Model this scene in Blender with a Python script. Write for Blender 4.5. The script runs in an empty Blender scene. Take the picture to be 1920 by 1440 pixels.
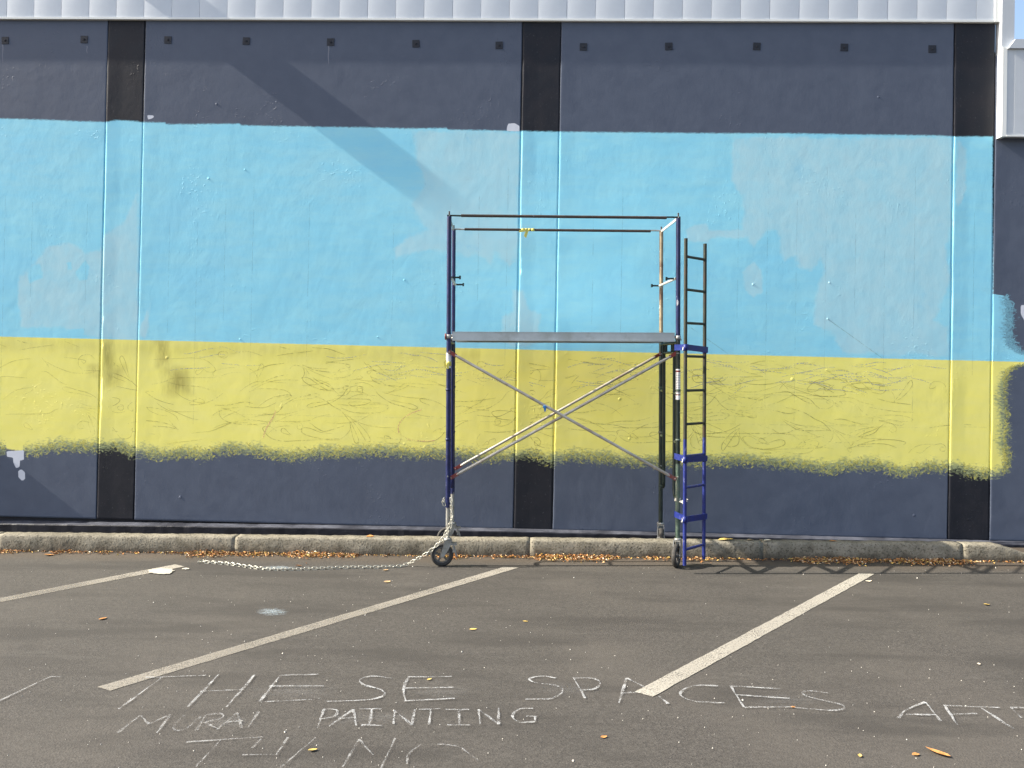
import bpy, math, random
import numpy as np
from mathutils import Vector, Matrix

# ------------------------------------------------------------------ camera, sky, sun, exposure
S = bpy.context.scene
F_PX, CX, CY = 1550.0, 960.0, 660.14
YAW, PITCH, ROLL = 0.0375638, 0.00991996, 0.0186806
CAM = np.array([0.0, -8.85, 1.9])
_F = np.array([-math.sin(YAW)*math.cos(PITCH), math.cos(YAW)*math.cos(PITCH), math.sin(PITCH)])
_R = np.array([math.cos(YAW), math.sin(YAW), 0.0])
_U = np.cross(_R, _F)
RX = _R*math.cos(ROLL)+_U*math.sin(ROLL)
UX = -_R*math.sin(ROLL)+_U*math.cos(ROLL)
cd = bpy.data.cameras.new('camera'); cam = bpy.data.objects.new('camera', cd)
S.collection.objects.link(cam); S.camera = cam
cd.sensor_width = 36; cd.lens = F_PX/1920*36; cd.shift_y = (CY-720)/1920
cd.clip_start = 0.05; cd.clip_end = 2000
cam.matrix_world = Matrix(((RX[0], UX[0], -_F[0], CAM[0]), (RX[1], UX[1], -_F[1], CAM[1]), (RX[2], UX[2], -_F[2], CAM[2]), (0, 0, 0, 1)))

LIGHT = Vector((1.0, 0.06, -0.73)).normalized()          # the way sunlight travels: almost along the wall
SUN_EL = math.asin(-LIGHT.z); SUN_AZ = math.atan2(-LIGHT.x, -LIGHT.y)
w = bpy.data.worlds.new('World'); S.world = w; w.use_nodes = True
wn = w.node_tree.nodes; wl = w.node_tree.links
sky = wn.new('ShaderNodeTexSky'); sky.sky_type = 'NISHITA'; sky.sun_disc = False
sky.sun_elevation = SUN_EL; sky.sun_rotation = SUN_AZ; sky.air_density = 1.0; sky.dust_density = 3.0; sky.ozone_density = 0.6
wl.new(sky.outputs[0], wn['Background'].inputs[0]); wn['Background'].inputs[1].default_value = 0.13
sd = bpy.data.lights.new('sun', 'SUN'); sun = bpy.data.objects.new('sun', sd); S.collection.objects.link(sun)
sd.energy = 5.0; sd.angle = math.radians(0.53); sd.color = (1.0, 0.93, 0.82)
sun.rotation_euler = LIGHT.to_track_quat('-Z', 'Y').to_euler(); sun.location = (-20, -1, 16)
S.view_settings.view_transform = 'Standard'; S.view_settings.look = 'None'
S.view_settings.exposure = 1.25; S.view_settings.gamma = 1

# ------------------------------------------------------------------ helpers
rnd = random.Random(7)
SLOPE = 0.0145                                            # the parking lot climbs gently to the right
def gz(x): return SLOPE*x
def at(px, py, Y=0.0):                                    # photo pixel -> point on the vertical plane y = Y
    d = _F+RX*(px-CX)/F_PX+UX*(CY-py)/F_PX
    return CAM+d*((Y-CAM[1])/d[1])
def on_ground(px, py, h=0.0):                             # photo pixel -> point on the sloping lot
    d = _F+RX*(px-CX)/F_PX+UX*(CY-py)/F_PX
    t = -(CAM[2]-SLOPE*CAM[0]-h)/(d[2]-SLOPE*d[0])
    return CAM+d*t
def to_photo(P):
    d = P-CAM; z = d@_F
    return CX+F_PX*(d@RX)/z, CY-F_PX*(d@UX)/z

class MB:
    def __init__(s): s.v = []; s.f = []; s.sm = []
    def add(s, vs, fs, smooth=False):
        o = len(s.v); s.v += [tuple(float(c) for c in p) for p in vs]
        s.f += [tuple(i+o for i in q) for q in fs]; s.sm += [smooth]*len(fs); return s
    def box(s, a, b):
        (x0, y0, z0), (x1, y1, z1) = a, b
        vs = [(x0,y0,z0),(x1,y0,z0),(x1,y1,z0),(x0,y1,z0),(x0,y0,z1),(x1,y0,z1),(x1,y1,z1),(x0,y1,z1)]
        return s.add(vs, [(3,2,1,0),(4,5,6,7),(0,1,5,4),(1,2,6,5),(2,3,7,6),(3,0,4,7)])
    def obox(s, c, ax, ay, az):                           # box by centre and three half-axis vectors
        c, ax, ay, az = map(Vector, (c, ax, ay, az))
        vs = [c+sx*ax+sy*ay+sz*az for sz in (-1,1) for sx, sy in ((-1,-1),(1,-1),(1,1),(-1,1))]
        return s.add(vs, [(3,2,1,0),(4,5,6,7),(0,1,5,4),(1,2,6,5),(2,3,7,6),(3,0,4,7)])
    def tube(s, pts, r, n=12, cap=True, closed=False):
        pts = [Vector(p) for p in pts]; m = len(pts)
        rr = r if isinstance(r, (list, tuple)) else [r]*m
        tang = []
        for i in range(m):
            if closed: t = pts[(i+1) % m]-pts[i-1]
            else: t = pts[min(i+1, m-1)]-pts[max(i-1, 0)]
            tang.append(t.normalized())
        t0 = tang[0]; u = t0.orthogonal().normalized(); vs = []
        for i in range(m):
            u = (u-tang[i]*u.dot(tang[i])).normalized(); v = tang[i].cross(u)
            vs += [pts[i]+(u*math.cos(a)+v*math.sin(a))*rr[i] for a in [2*math.pi*k/n for k in range(n)]]
        fs = [(i*n+k, i*n+(k+1) % n, ((i+1) % m)*n+(k+1) % n, ((i+1) % m)*n+k) for i in range(m if closed else m-1) for k in range(n)]
        s.add(vs, fs, True)
        if cap and not closed:
            s.add(vs[:n], [tuple(range(n-1, -1, -1))]); s.add(vs[-n:], [tuple(range(n))])
        return s
    def lathe(s, c, axis, prof, n=24, smooth=True):       # prof: (along axis, radius), closed ring of points
        c = Vector(c); a = Vector(axis).normalized(); u = a.orthogonal().normalized(); v = a.cross(u); m = len(prof)
        vs = [c+a*h+(u*math.cos(t)+v*math.sin(t))*r for t in [2*math.pi*k/n for k in range(n)] for h, r in prof]
        fs = [(k*m+i, k*m+(i+1) % m, ((k+1) % n)*m+(i+1) % m, ((k+1) % n)*m+i) for k in range(n) for i in range(m)]
        return s.add(vs, fs, smooth)
    def ribbon(s, pts, wd, nrm):                          # flat strip lying in the plane with normal nrm
        pts = [Vector(p) for p in pts]; nrm = Vector(nrm); m = len(pts); vs = []
        ww = wd if isinstance(wd, (list, tuple)) else [wd]*m
        for i in range(m):
            t = (pts[min(i+1, m-1)]-pts[max(i-1, 0)]).normalized(); b = nrm.cross(t)*ww[i]/2
            vs += [pts[i]-b, pts[i]+b]
        return s.add(vs, [(2*i, 2*i+2, 2*i+3, 2*i+1) for i in range(m-1)])
    def build(s, name, mat, parent=None, label=None, kind=None):
        me = bpy.data.meshes.new(name); me.from_pydata(s.v, [], s.f)
        me.polygons.foreach_set('use_smooth', s.sm); me.materials.append(mat); me.update()
        return put(name, me, parent, label, kind)
def put(name, me, parent=None, label=None, kind=None):
    o = bpy.data.objects.new(name, me); S.collection.objects.link(o); o.parent = parent
    if label: o['label'] = label
    if kind: o['kind'] = kind
    return o
def thing(name, label, cat, loc=(0,0,0), rot=(0,0,0), group=None):
    o = bpy.data.objects.new(name, None); S.collection.objects.link(o)
    o.location = loc; o.rotation_euler = rot; o['label'] = label; o['category'] = cat
    if group: o['group'] = group
    return o
def tag(o, label, cat, group=None):
    o['label'] = label; o['category'] = cat
    if group: o['group'] = group
    return o

# ------------------------------------------------------------------ materials
class NT:
    def __init__(s, name):
        s.m = bpy.data.materials.new(name); s.m.use_nodes = True; s.t = s.m.node_tree
        s.b = s.t.nodes['Principled BSDF']; s.out = s.t.nodes['Material Output']
    def n(s, typ, **kw):
        x = s.t.nodes.new(typ)
        for k, v in kw.items(): setattr(x, k, v)
        return x
    def l(s, a, b): s.t.links.new(a, b)
    def val(s, sock, v):
        if hasattr(v, 'is_linked'): s.l(v, sock)
        else: sock.default_value = v
    def obj(s): return s.n('ShaderNodeTexCoord').outputs['Object']
    def mapp(s, vec, scale=(1,1,1), rot=(0,0,0), loc=(0,0,0)):
        m = s.n('ShaderNodeMapping'); s.l(vec, m.inputs[0]); m.inputs['Scale'].default_value = scale
        m.inputs['Rotation'].default_value = rot; m.inputs['Location'].default_value = loc; return m.outputs[0]
    def noise(s, vec, sc, det=3, rough=0.5, dist=0.0):
        x = s.n('ShaderNodeTexNoise'); s.l(vec, x.inputs['Vector']); x.inputs['Scale'].default_value = sc
        x.inputs['Detail'].default_value = det; x.inputs['Roughness'].default_value = rough; x.inputs['Distortion'].default_value = dist
        return x.outputs['Fac']
    def voro(s, vec, sc, feature='F1', out='Distance', rand=1.0):
        x = s.n('ShaderNodeTexVoronoi', feature=feature); s.l(vec, x.inputs['Vector']); x.inputs['Scale'].default_value = sc
        x.inputs['Randomness'].default_value = rand
        return x.outputs[out]
    def math(s, op, a, b=0.0, clamp=False):
        x = s.n('ShaderNodeMath', operation=op, use_clamp=clamp); s.val(x.inputs[0], a); s.val(x.inputs[1], b); return x.outputs[0]
    def ramp(s, v, lo, hi, a=0.0, b=1.0):
        x = s.n('ShaderNodeMapRange'); x.interpolation_type = 'SMOOTHSTEP'; s.val(x.inputs[0], v)
        for i, q in zip((1,2,3,4), (lo, hi, a, b)): x.inputs[i].default_value = q
        return x.outputs[0]
    def mix(s, f, a, b):
        x = s.n('ShaderNodeMix', data_type='RGBA'); s.val(x.inputs[0], f)
        for i, q in ((6, a), (7, b)):
            if hasattr(q, 'is_linked'): s.l(q, x.inputs[i])
            else: x.inputs[i].default_value = (*q, 1)
        return x.outputs[2]
    def attr(s, name): return s.n('ShaderNodeAttribute', attribute_name=name).outputs['Fac']
    def bump(s, h, dist, prev=None, strength=1.0):
        x = s.n('ShaderNodeBump'); s.l(h, x.inputs['Height']); x.inputs['Distance'].default_value = dist
        x.inputs['Strength'].default_value = strength
        if prev: s.l(prev, x.inputs['Normal'])
        return x.outputs[0]
    def fin(s, col=None, rough=None, normal=None, spec=None, metal=None, alpha=None):
        for k, v in (('Base Color', col), ('Roughness', rough), ('Normal', normal), ('Specular IOR Level', spec), ('Metallic', metal), ('Alpha', alpha)):
            if v is None: continue
            sock = s.b.inputs[k]
            if isinstance(v, tuple): sock.default_value = (*v, 1)
            else: s.val(sock, v)
        return s.m

GREY = (0.088, 0.105, 0.147); BLACK = (0.015, 0.0165, 0.0225)
BLUE = (0.275, 0.67, 0.83); PALE = (0.375, 0.67, 0.765); YELLOW = (0.90, 0.82, 0.20)

def mural_material():
    t = NT('mural_paint'); P = t.obj()
    paint, crisp, yel = t.attr('paint'), t.attr('crisp'), t.attr('yel')
    big = t.noise(P, 0.9, 4); mid = t.noise(P, 5, 5, .6); fine = t.noise(P, 45, 3)
    # brush dabs: short strokes in two directions
    d1 = t.noise(t.mapp(P, (22, 22, 50), (0, 0.75, 0)), 1, 2, .55); d2 = t.noise(t.mapp(P, (22, 22, 50), (0, -0.95, 0), (3, 0, 7)), 1, 2, .55)
    dab = t.mix(t.ramp(t.noise(P, 13, 1), .46, .54), d1, d2)
    dabv = t.math('SUBTRACT', dab, .5)
    amp = t.math('MULTIPLY', dabv, t.ramp(crisp, 0, 1, 66.0, 5.0))
    wide = t.math('MULTIPLY', t.math('SUBTRACT', t.noise(P, 2.2, 3), .5), t.ramp(crisp, 0, 1, 7.0, 0.0))
    pd = t.math('ADD', paint, wide)
    mask = t.ramp(t.math('ADD', pd, amp), -2.2, 2.2)
    e1 = t.math('SUBTRACT', t.mix(t.ramp(t.noise(P, 13, 1), .46, .54), d2, d1), .5)
    wash = t.math('MULTIPLY', t.ramp(t.math('ADD', t.math('ADD', pd, 9.0), t.math('MULTIPLY', e1, 70.0)), -3, 5), t.ramp(crisp, 0, .5, .5, 0.0))
    thin = t.ramp(t.math('ADD', pd, t.math('MULTIPLY', t.math('ADD', e1, t.math('SUBTRACT', mid, .5)), 40.0)), -3, 17)
    thin = t.math('MAXIMUM', thin, t.ramp(crisp, .4, .9))
    base = t.mix(t.attr('dark'), t.mix(t.ramp(mid, .3, .7), (GREY[0]*.93, GREY[1]*.93, GREY[2]*.93), (GREY[0]*1.07, GREY[1]*1.07, GREY[2]*1.05)), t.mix(t.ramp(mid, .35, .7), BLACK, (0.022, 0.022, 0.028)))
    base = t.mix(t.math('MULTIPLY', t.ramp(fine, .62, .74), .16), base, (0.2, 0.2, 0.22))
    # blue, with thin pale coats over it
    streak = t.noise(t.mapp(P, (2.2, 2.2, 7)), 1, 4, .65)
    blue = t.mix(t.ramp(streak, .35, .68), BLUE, (0.32, 0.70, 0.82))
    blue = t.mix(t.math('MULTIPLY', t.ramp(big, .5, .72), .45), blue, (0.235, 0.60, 0.80))
    pz = t.math('ADD', t.attr('pale'), t.math('MULTIPLY', t.math('SUBTRACT', t.noise(P, 4.5, 6, .72), .5), 1.7))
    palec = t.mix(t.ramp(mid, .35, .65), PALE, (0.425, 0.685, 0.755))
    blue = t.mix(t.math('MULTIPLY', t.ramp(pz, .22, .80), t.ramp(t.noise(t.mapp(P, (1.5, 1.5, 3.5)), 1, 5, .65), .25, .55, .72, 1.0)), blue, palec)
    hz = t.math('MULTIPLY', t.ramp(t.attr('haze_coat'), 0, 1), t.ramp(streak, .25, .6)); blue = t.mix(t.math('MULTIPLY', hz, .55), blue, PALE)
    blue = t.mix(t.math('MULTIPLY', t.ramp(t.noise(P, 3.1, 6, .7), .56, .72), .28), blue, (0.21, 0.55, 0.76))
    # yellow with dirty rubbed patches
    yw = t.mix(t.ramp(streak, .3, .7), YELLOW, (0.88, 0.81, 0.235))
    yw = t.mix(t.math('MULTIPLY', t.ramp(mid, .5, .75), .22), yw, (0.74, 0.69, 0.22))
    sm = t.math('MULTIPLY', t.attr('smudge'), t.ramp(t.noise(t.mapp(P, (9, 9, 2.0)), 1, 5, .7), .25, .62))
    yw = t.mix(t.math('MULTIPLY', sm, .75), yw, (0.30, 0.25, 0.06))
    yb = t.ramp(t.math('ADD', yel, t.math('MULTIPLY', t.math('SUBTRACT', fine, .5), 1.4)), -.9, .9)
    coat = t.mix(yb, blue, yw)
    thinc = t.mix(yb, (0.20, 0.42, 0.52), (0.36, 0.39, 0.19))
    coat = t.mix(thin, thinc, coat)
    col = t.mix(mask, t.mix(wash, base, thinc), coat)
    wh = t.ramp(t.math('ADD', t.attr('white'), t.math('MULTIPLY', t.math('SUBTRACT', mid, .5), .5)), .45, .58)
    col = t.mix(wh, col, (0.62, 0.64, 0.70))
    # trowelled concrete relief under the paint
    b = t.bump(t.noise(P, 2.4, 2, .5), .0042)
    b = t.bump(t.noise(t.mapp(P, (1, 1, .8)), 12, 3, .6), .0013, b)
    b = t.bump(t.noise(P, 75, 2, .6), .00028, b)
    lump = t.ramp(t.voro(P, 2.6), .015, .06, 1, 0); pick = t.ramp(t.noise(t.mapp(P, loc=(5, 3, 1)), 2.3, 1), .54, .58)
    spl = t.math('MULTIPLY', t.ramp(t.noise(P, 30, 2, .6), .58, .70), t.ramp(t.noise(t.mapp(P, loc=(9, 0, 4)), 1.6, 3), .55, .66))
    b = t.bump(t.math('ADD', t.math('MULTIPLY', lump, pick), t.math('MULTIPLY', spl, .45)), .0048, b)
    return t.fin(col, t.ramp(mid, .3, .7, .5, .68), b, .22)

def asphalt_material():
    t = NT('asphalt'); P = t.obj()
    v = t.voro(P, 95, out='Color'); sep = t.n('ShaderNodeSeparateColor'); t.l(v, sep.inputs[0]); g = sep.outputs[0]
    n1 = t.noise(P, .55, 5, .6); n2 = t.noise(t.mapp(P, (1, 2.6, 1)), 1.6, 5, .65); n3 = t.noise(P, 160, 2)
    n4 = t.noise(P, 70, 3, .7); n5 = t.noise(t.mapp(P, (.5, 2.2, 1), (0, 0, -.35)), 1.1, 6, .62)
    col = t.mix(g, (0.040, 0.0365, 0.032), (0.0679, 0.0624, 0.0545))
    col = t.mix(t.math('MULTIPLY', t.ramp(n4, .50, .72), .6), col, (0.0932, 0.0853, 0.0758))
    col = t.mix(t.ramp(t.math('MULTIPLY', g, t.ramp(n3, .45, .7)), .70, .95), col, (0.1817, 0.1699, 0.1541))
    col = t.mix(t.math('MULTIPLY', t.ramp(n3, .56, .72), .65), col, (0.0205, 0.0190, 0.0174))
    col = t.mix(t.math('MULTIPLY', t.ramp(n1, .44, .66), .45), col, (0.0829, 0.0743, 0.0632))
    col = t.mix(t.math('MULTIPLY', t.ramp(n5, .46, .66), .72), col, (0.0363, 0.0332, 0.0292))
    col = t.mix(t.math('MULTIPLY', t.ramp(n2, .58, .74), .40), col, (0.0316, 0.0284, 0.0253))
    col = t.mix(t.math('MULTIPLY', t.ramp(t.noise(t.mapp(P, (.6, 2.5, 1), (0, 0, -.3), (7, 2, 0)), 1.7, 6, .7), .58, .75), .35), col, (0.1027, 0.0964, 0.0853))
    # the fine crack and oil marks, and the dust swept up against the kerb
    sep2 = t.n('ShaderNodeSeparateXYZ'); t.l(P, sep2.inputs[0]); y = sep2.outputs[1]
    dust = t.math('MULTIPLY', t.ramp(t.math('ADD', y, t.math('MULTIPLY', t.math('SUBTRACT', n2, .5), .35)), -1.28, -.86), .6)
    col = t.mix(dust, col, (0.0829, 0.0616, 0.0411))
    h = t.math('ADD', t.voro(P, 95), t.math('MULTIPLY', n3, .6))
    b = t.bump(n2, .003); b = t.bump(h, .0016, b)
    return t.fin(col, .86, b, .3)

def paint_material(name, col, cover, sc=70, lo=.42, hi=.55, rough=.75, big=0.0, wear=False):
    t = NT(name); P = t.obj(); n = t.noise(P, sc, 3, .65); b = t.noise(P, 3.2, 4, .6)
    a = t.ramp(t.math('ADD', n, t.math('MULTIPLY', t.math('SUBTRACT', b, .5), big)), lo, hi)
    al = t.math('MULTIPLY', a, cover)
    if wear: al = t.math('MULTIPLY', al, t.attr('fade'))
    return t.fin(t.mix(t.ramp(b, .3, .7), col, tuple(c*.84 for c in col)), rough, None, .3, None, al)

def chalk_material(name, col, cover, fade=False, skip=.75):
    t = NT(name); P = t.obj(); g = t.noise(P, 170, 2, .6); m = t.noise(P, 13, 3, .6)
    if fade: m = t.noise(t.mapp(P, (4, 40, 1), (0, 0, .12)), 1, 4, .6)
    a = t.ramp(t.math('ADD', g, t.math('MULTIPLY', t.math('SUBTRACT', m, .5), skip)), .36, .66)
    a = t.math('MULTIPLY', a, cover)
    if fade: a = t.math('MULTIPLY', a, t.attr('fade'))
    return t.fin(col, .95, None, .15, None, a)

def plain(name, col, rough=.5, metal=0.0, var=.12, sc=9, chips=None, chipv=(.60, .66), spec=.4, bump=0.0, dirt=None):
    t = NT(name); P = t.obj(); n = t.noise(P, sc, 5, .65)
    c = t.mix(t.ramp(n, .3, .7), tuple(x*(1-var) for x in col), tuple(min(1, x*(1+var)) for x in col))
    if dirt: c = t.mix(t.math('MULTIPLY', t.ramp(t.noise(P, sc*.6, 5, .7), .48, .66), .8), c, dirt)
    r = t.ramp(n, .3, .7, max(.05, rough-.1), min(1, rough+.12))
    if chips:
        k = t.ramp(t.noise(t.mapp(P, (1, 1, .45), loc=(3, 1, 2)), 21, 4, .6), *chipv); c = t.mix(k, c, chips)
    bp = t.bump(t.noise(P, sc*9, 3), bump) if bump else None
    return t.fin(c, r, bp, spec, metal)

def concrete_material():
    t = NT('kerb_concrete'); P = t.obj(); n1 = t.noise(P, 6, 6, .7); n2 = t.noise(P, 55, 4, .65); n3 = t.noise(P, 2, 4, .6)
    c = t.mix(t.ramp(n1, .3, .7), (0.155, 0.14, 0.105), (0.275, 0.25, 0.195))
    c = t.mix(t.math('MULTIPLY', t.ramp(n2, .52, .64), .8), c, (0.055, 0.048, 0.035))
    c = t.mix(t.math('MULTIPLY', t.ramp(n3, .5, .7), .45), c, (0.11, 0.098, 0.075))
    # grime splashed up on the lower part of the face
    s = t.n('ShaderNodeSeparateXYZ'); t.l(P, s.inputs[0]); hgt = t.math('SUBTRACT', s.outputs[2], t.math('MULTIPLY', s.outputs[0], SLOPE))
    gr = t.math('MULTIPLY', t.ramp(t.math('ADD', hgt, t.math('MULTIPLY', t.math('SUBTRACT', n1, .5), .16)), .10, .0), .8)
    c = t.mix(gr, c, (0.062, 0.052, 0.038))
    b = t.bump(n1, .012); b = t.bump(n2, .006, b)
    return t.fin(c, .9, b, .2)

M = {}
M['mural'] = mural_material(); M['asphalt'] = asphalt_material(); M['kerb'] = concrete_material()
M['slab'] = plain('concrete_slab', (0.24, 0.22, 0.185), .9, var=.25, sc=14, bump=.004)
M['line'] = paint_material('line_paint', (0.38, 0.355, 0.30), .95, 110, .28, .52, big=.35, wear=True)
M['line_old'] = paint_material('worn_line_paint', (0.37, 0.34, 0.285), .95, 120, .26, .56, big=.5, wear=True)
M['chalk'] = chalk_material('chalk', (0.50, 0.51, 0.51), .60)
M['chalk_faint'] = chalk_material('faint_chalk', (0.46, 0.465, 0.46), .44, skip=.95)
M['chalk_blue'] = chalk_material('blue_chalk', (0.42, 0.50, 0.54), .62, fade=True)
M['chalk_dust'] = chalk_material('chalk_dust', (0.34, 0.34, 0.33), .12, fade=True)
M['spill'] = paint_material('spilled_paint', (0.50, 0.475, 0.40), .92, 60, .22, .42, big=.5)
M['pencil'] = paint_material('pencil', (0.22, 0.19, 0.04), .40, 30, .30, .62, big=.9)
M['pencil_soft'] = paint_material('soft_pencil', (0.30, 0.26, 0.06), .26, 30, .30, .62, big=.9)
M['pencil_blue'] = paint_material('blue_pencil', (0.42, 0.46, 0.60), .50, 60, .34, .62, big=.7)
M['pencil_pink'] = paint_material('pink_chalk', (0.85, 0.45, 0.35), .45, 60, .34, .6, big=.7)
M['dab_yellow'] = paint_material('dab_yellow', (0.80, 0.74, 0.20), .60, 45, .25, .60)
M['dab_green'] = paint_material('dab_green', (0.40, 0.43, 0.21), .52, 45, .28, .58)
M['dab_blue'] = paint_material('dab_blue', (0.26, 0.55, 0.68), .72, 45, .25, .55)
M['grid'] = paint_material('snap_line', (0.14, 0.22, 0.32), .14, 20, .34, .66, big=1.0)
M['drip'] = paint_material('pale_drip', (0.35, 0.36, 0.42), .6, 20, .2, .4)
M['plinth'] = plain('black_plinth', (0.013, 0.014, 0.020), .5, var=.3, sc=6, bump=.002, chips=(0.05, 0.05, 0.065), chipv=(.68, .74), spec=.25)
M['ledge'] = plain('dusty_ledge_paint', (0.062, 0.066, 0.082), .6, var=.4, sc=4, dirt=(0.022, 0.023, 0.03), bump=.002)
M['recess'] = plain('recess_shadow_paint', (0.03, 0.03, 0.038), .8)
M['plate'] = plain('anchor_plate_paint', (0.018, 0.020, 0.028), .6, var=.2, sc=20)
M['fascia'] = plain('fascia_metal', (0.57, 0.61, 0.655), .42, 0.0, .05, 1.7, spec=.5, bump=.0006)
M['trim'] = plain('trim_metal', (0.74, 0.75, 0.72), .4, 0.0, .03, 2)
M['clad'] = plain('cladding_metal', (0.50, 0.53, 0.56), .45, 0.0, .05, 2)
M['blue'] = plain('blue_enamel', (0.009, 0.015, 0.072), .4, var=.25, sc=14, chips=(0.30, 0.30, 0.33), chipv=(.69, .72), dirt=(0.012, 0.014, 0.045))
M['blue_bright'] = plain('bright_blue_enamel', (0.013, 0.023, 0.145), .42, var=.2, sc=18, chips=(0.16, 0.17, 0.28), chipv=(.64, .7))
M['green'] = plain('dark_green_enamel', (0.012, 0.022, 0.018), .42, var=.3, sc=14, chips=(0.34, 0.33, 0.30), chipv=(.68, .71), dirt=(0.025, 0.032, 0.024))
M['green_pale'] = plain('faded_green_enamel', (0.075, 0.115, 0.085), .5, var=.3, sc=14, dirt=(0.16, 0.16, 0.13))
M['olive'] = plain('rusty_green_enamel', (0.026, 0.030, 0.018), .6, var=.3, sc=10, dirt=(0.055, 0.03, 0.018), chips=(0.25, 0.22, 0.15), chipv=(.7, .74))
M['rusty'] = plain('tan_rusted_enamel', (0.30, 0.24, 0.15), .7, var=.25, sc=6, dirt=(0.10, 0.048, 0.028), chips=(0.55, 0.52, 0.45), chipv=(.63, .67))
M['brown'] = plain('rusted_brown_rail', (0.050, 0.034, 0.026), .65, var=.3, sc=9, chips=(0.30, 0.42, 0.5), chipv=(.69, .72))
M['galv'] = plain('galvanised_steel', (0.33, 0.33, 0.31), .42, .5, .15, 18, dirt=(0.20, 0.18, 0.14))
M['brace'] = plain('galvanised_brace', (0.44, 0.415, 0.36), .42, .35, .18, 7, dirt=(0.30, 0.22, 0.15))
M['alu'] = plain('aluminium_plank', (0.47, 0.50, 0.50), .42, .4, .1, 4, dirt=(0.36, 0.37, 0.34))
M['under'] = plain('plank_underside', (0.16, 0.155, 0.14), .7, .1, .2, 10)
M['white_metal'] = plain('white_painted_bar', (0.38, 0.375, 0.34), .5, var=.08)
M['red'] = plain('red_paint', (0.22, 0.035, 0.03), .5, var=.25, sc=25, dirt=(0.16, 0.09, 0.075))
M['rubber'] = plain('tyre_rubber', (0.035, 0.033, 0.030), .75, var=.3, sc=20, dirt=(0.085, 0.075, 0.062))
M['tape'] = plain('yellow_tape', (0.60, 0.54, 0.12), .6, var=.1)
M['blue_tape'] = plain('blue_tape', (0.02, 0.14, 0.36), .6, var=.1)
M['sticker'] = plain('white_sticker', (0.78, 0.76, 0.72), .5, var=.05, sc=40)
M['ink'] = plain('sticker_ink', (0.30, 0.30, 0.30), .6)
M['rope'] = plain('pale_rope', (0.66, 0.63, 0.54), .9, var=.2, sc=60)
M['chain'] = plain('chain_zinc', (0.42, 0.415, 0.36), .35, .5, .12, 30)
for k, c in dict(leaf_orange=(0.44, 0.21, 0.07), leaf_tan=(0.50, 0.34, 0.18), leaf_brown=(0.16, 0.075, 0.032), leaf_yellow=(0.62, 0.44, 0.13), leaf_pale=(0.66, 0.58, 0.44)).items():
    M[k] = plain(k, c, .75, var=.3, sc=60, spec=.2)
M['grit'] = plain('pale_grit', (0.55, 0.52, 0.46), .8, var=.2, sc=80)

# ------------------------------------------------------------------ parking lot
lot = MB(); xs = [-300, -40, -12, 12, 40, 300]; ys = [-300, -40, -12, 3, 40, 300]
lot.add([(x, y, gz(x)) for y in ys for x in xs], [(j*6+i, j*6+i+1, (j+1)*6+i+1, (j+1)*6+i) for j in range(5) for i in range(5)])
lot = lot.build('parking_lot', M['asphalt'], kind='structure')
UPG = Vector((-SLOPE, 0, 1)).normalized()

def ground_quad(name, px, mat, label, h=.004, ext=None, fade=((0, 1), (1, 1))):
    pts = [on_ground(*q, h) for q in px]
    if ext: pts = [np.array(p) for p in ext(pts)]
    # split lengthwise and nibble the edges so that the paint ends unevenly
    a, b, c, d = [Vector(p) for p in pts]; n = 60; vs = []
    for i in range(n+1):
        f = i/n; e1, e2 = rnd.uniform(-.003, .003), rnd.uniform(-.003, .003)
        p = a.lerp(d, f); q = b.lerp(c, f); u = (q-p).normalized(); vs += [p+u*e1, q+u*e2]
    m = MB().add(vs, [(2*i, 2*i+1, 2*i+3, 2*i+2) for i in range(n)])
    o = m.build(name, mat, lot, label); at_ = o.data.attributes.new('fade', 'FLOAT', 'POINT')
    at_.data.foreach_set('value', [float(np.interp((i//2)/n, [q[0] for q in fade], [q[1] for q in fade])) for i in range(len(vs))]); return o
def stretch(k):
    def g(p):
        a, b, c, d = p; return [a+(a-d)*k, b+(b-c)*k, c, d]
    return g
ground_quad('parking_line', [(0, 1121), (0, 1129), (346, 1062), (328, 1058)], M['line_old'], 'thin worn parking line with a paint spill near its far end', ext=stretch(.9), fade=((0, .5), (.5, .5), (.68, .42), (.72, .62), (.86, .8), (.95, 1), (1, 1)))
ground_quad('parking_line', [(183, 1288), (206, 1295), (973, 1064), (944, 1063)], M['line_old'], 'long worn parking line above the chalk word THESE', fade=((0, .66), (.2, .55), (.5, .6), (.8, .75), (1, 1)))
ground_quad('parking_line', [(1190, 1297), (1224, 1306), (1640, 1076), (1611, 1075)], M['line'], 'bright parking line running through the chalk word SPACES', fade=((0, 1), (.1, .85), (.6, .85), (.9, 1), (1, 1)))

def blob(name, cx, cy, rx, ry, mat, label, h=.007, n=28, jag=.18):
    c = on_ground(cx, cy, h); m = MB(); vs = [c]
    for i in range(n):
        a = 2*math.pi*i/n; k = 1+rnd.uniform(-jag, jag); vs.append(on_ground(cx+rx*k*math.cos(a), cy+ry*k*math.sin(a), h))
    mid_ = [Vector(c).lerp(Vector(v), .5) for v in vs[1:]]
    m.add(vs+mid_, [(0, 1+n+(i+1) % n, 1+n+i) for i in range(n)]+[(1+n+i, 1+n+(i+1) % n, 1+(i+1) % n, 1+i) for i in range(n)])
    o = m.build(name, mat, lot, label); a = o.data.attributes.new('fade', 'FLOAT', 'POINT'); a.data.foreach_set('value', [1.0]+[0.0]*n+[.75]*n); return o
blob('paint_spill', 302, 1071, 24, 5.5, M['spill'], 'cream blob of spilled paint on the left parking line', h=.009)
blob('paint_splash', 348, 1066, 7, 1.5, M['spill'], 'small splash beside the paint spill')
blob('chalk_smudge', 511, 1148, 32, 8, M['chalk_blue'], 'pale blue chalk smudge on the asphalt')
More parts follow.
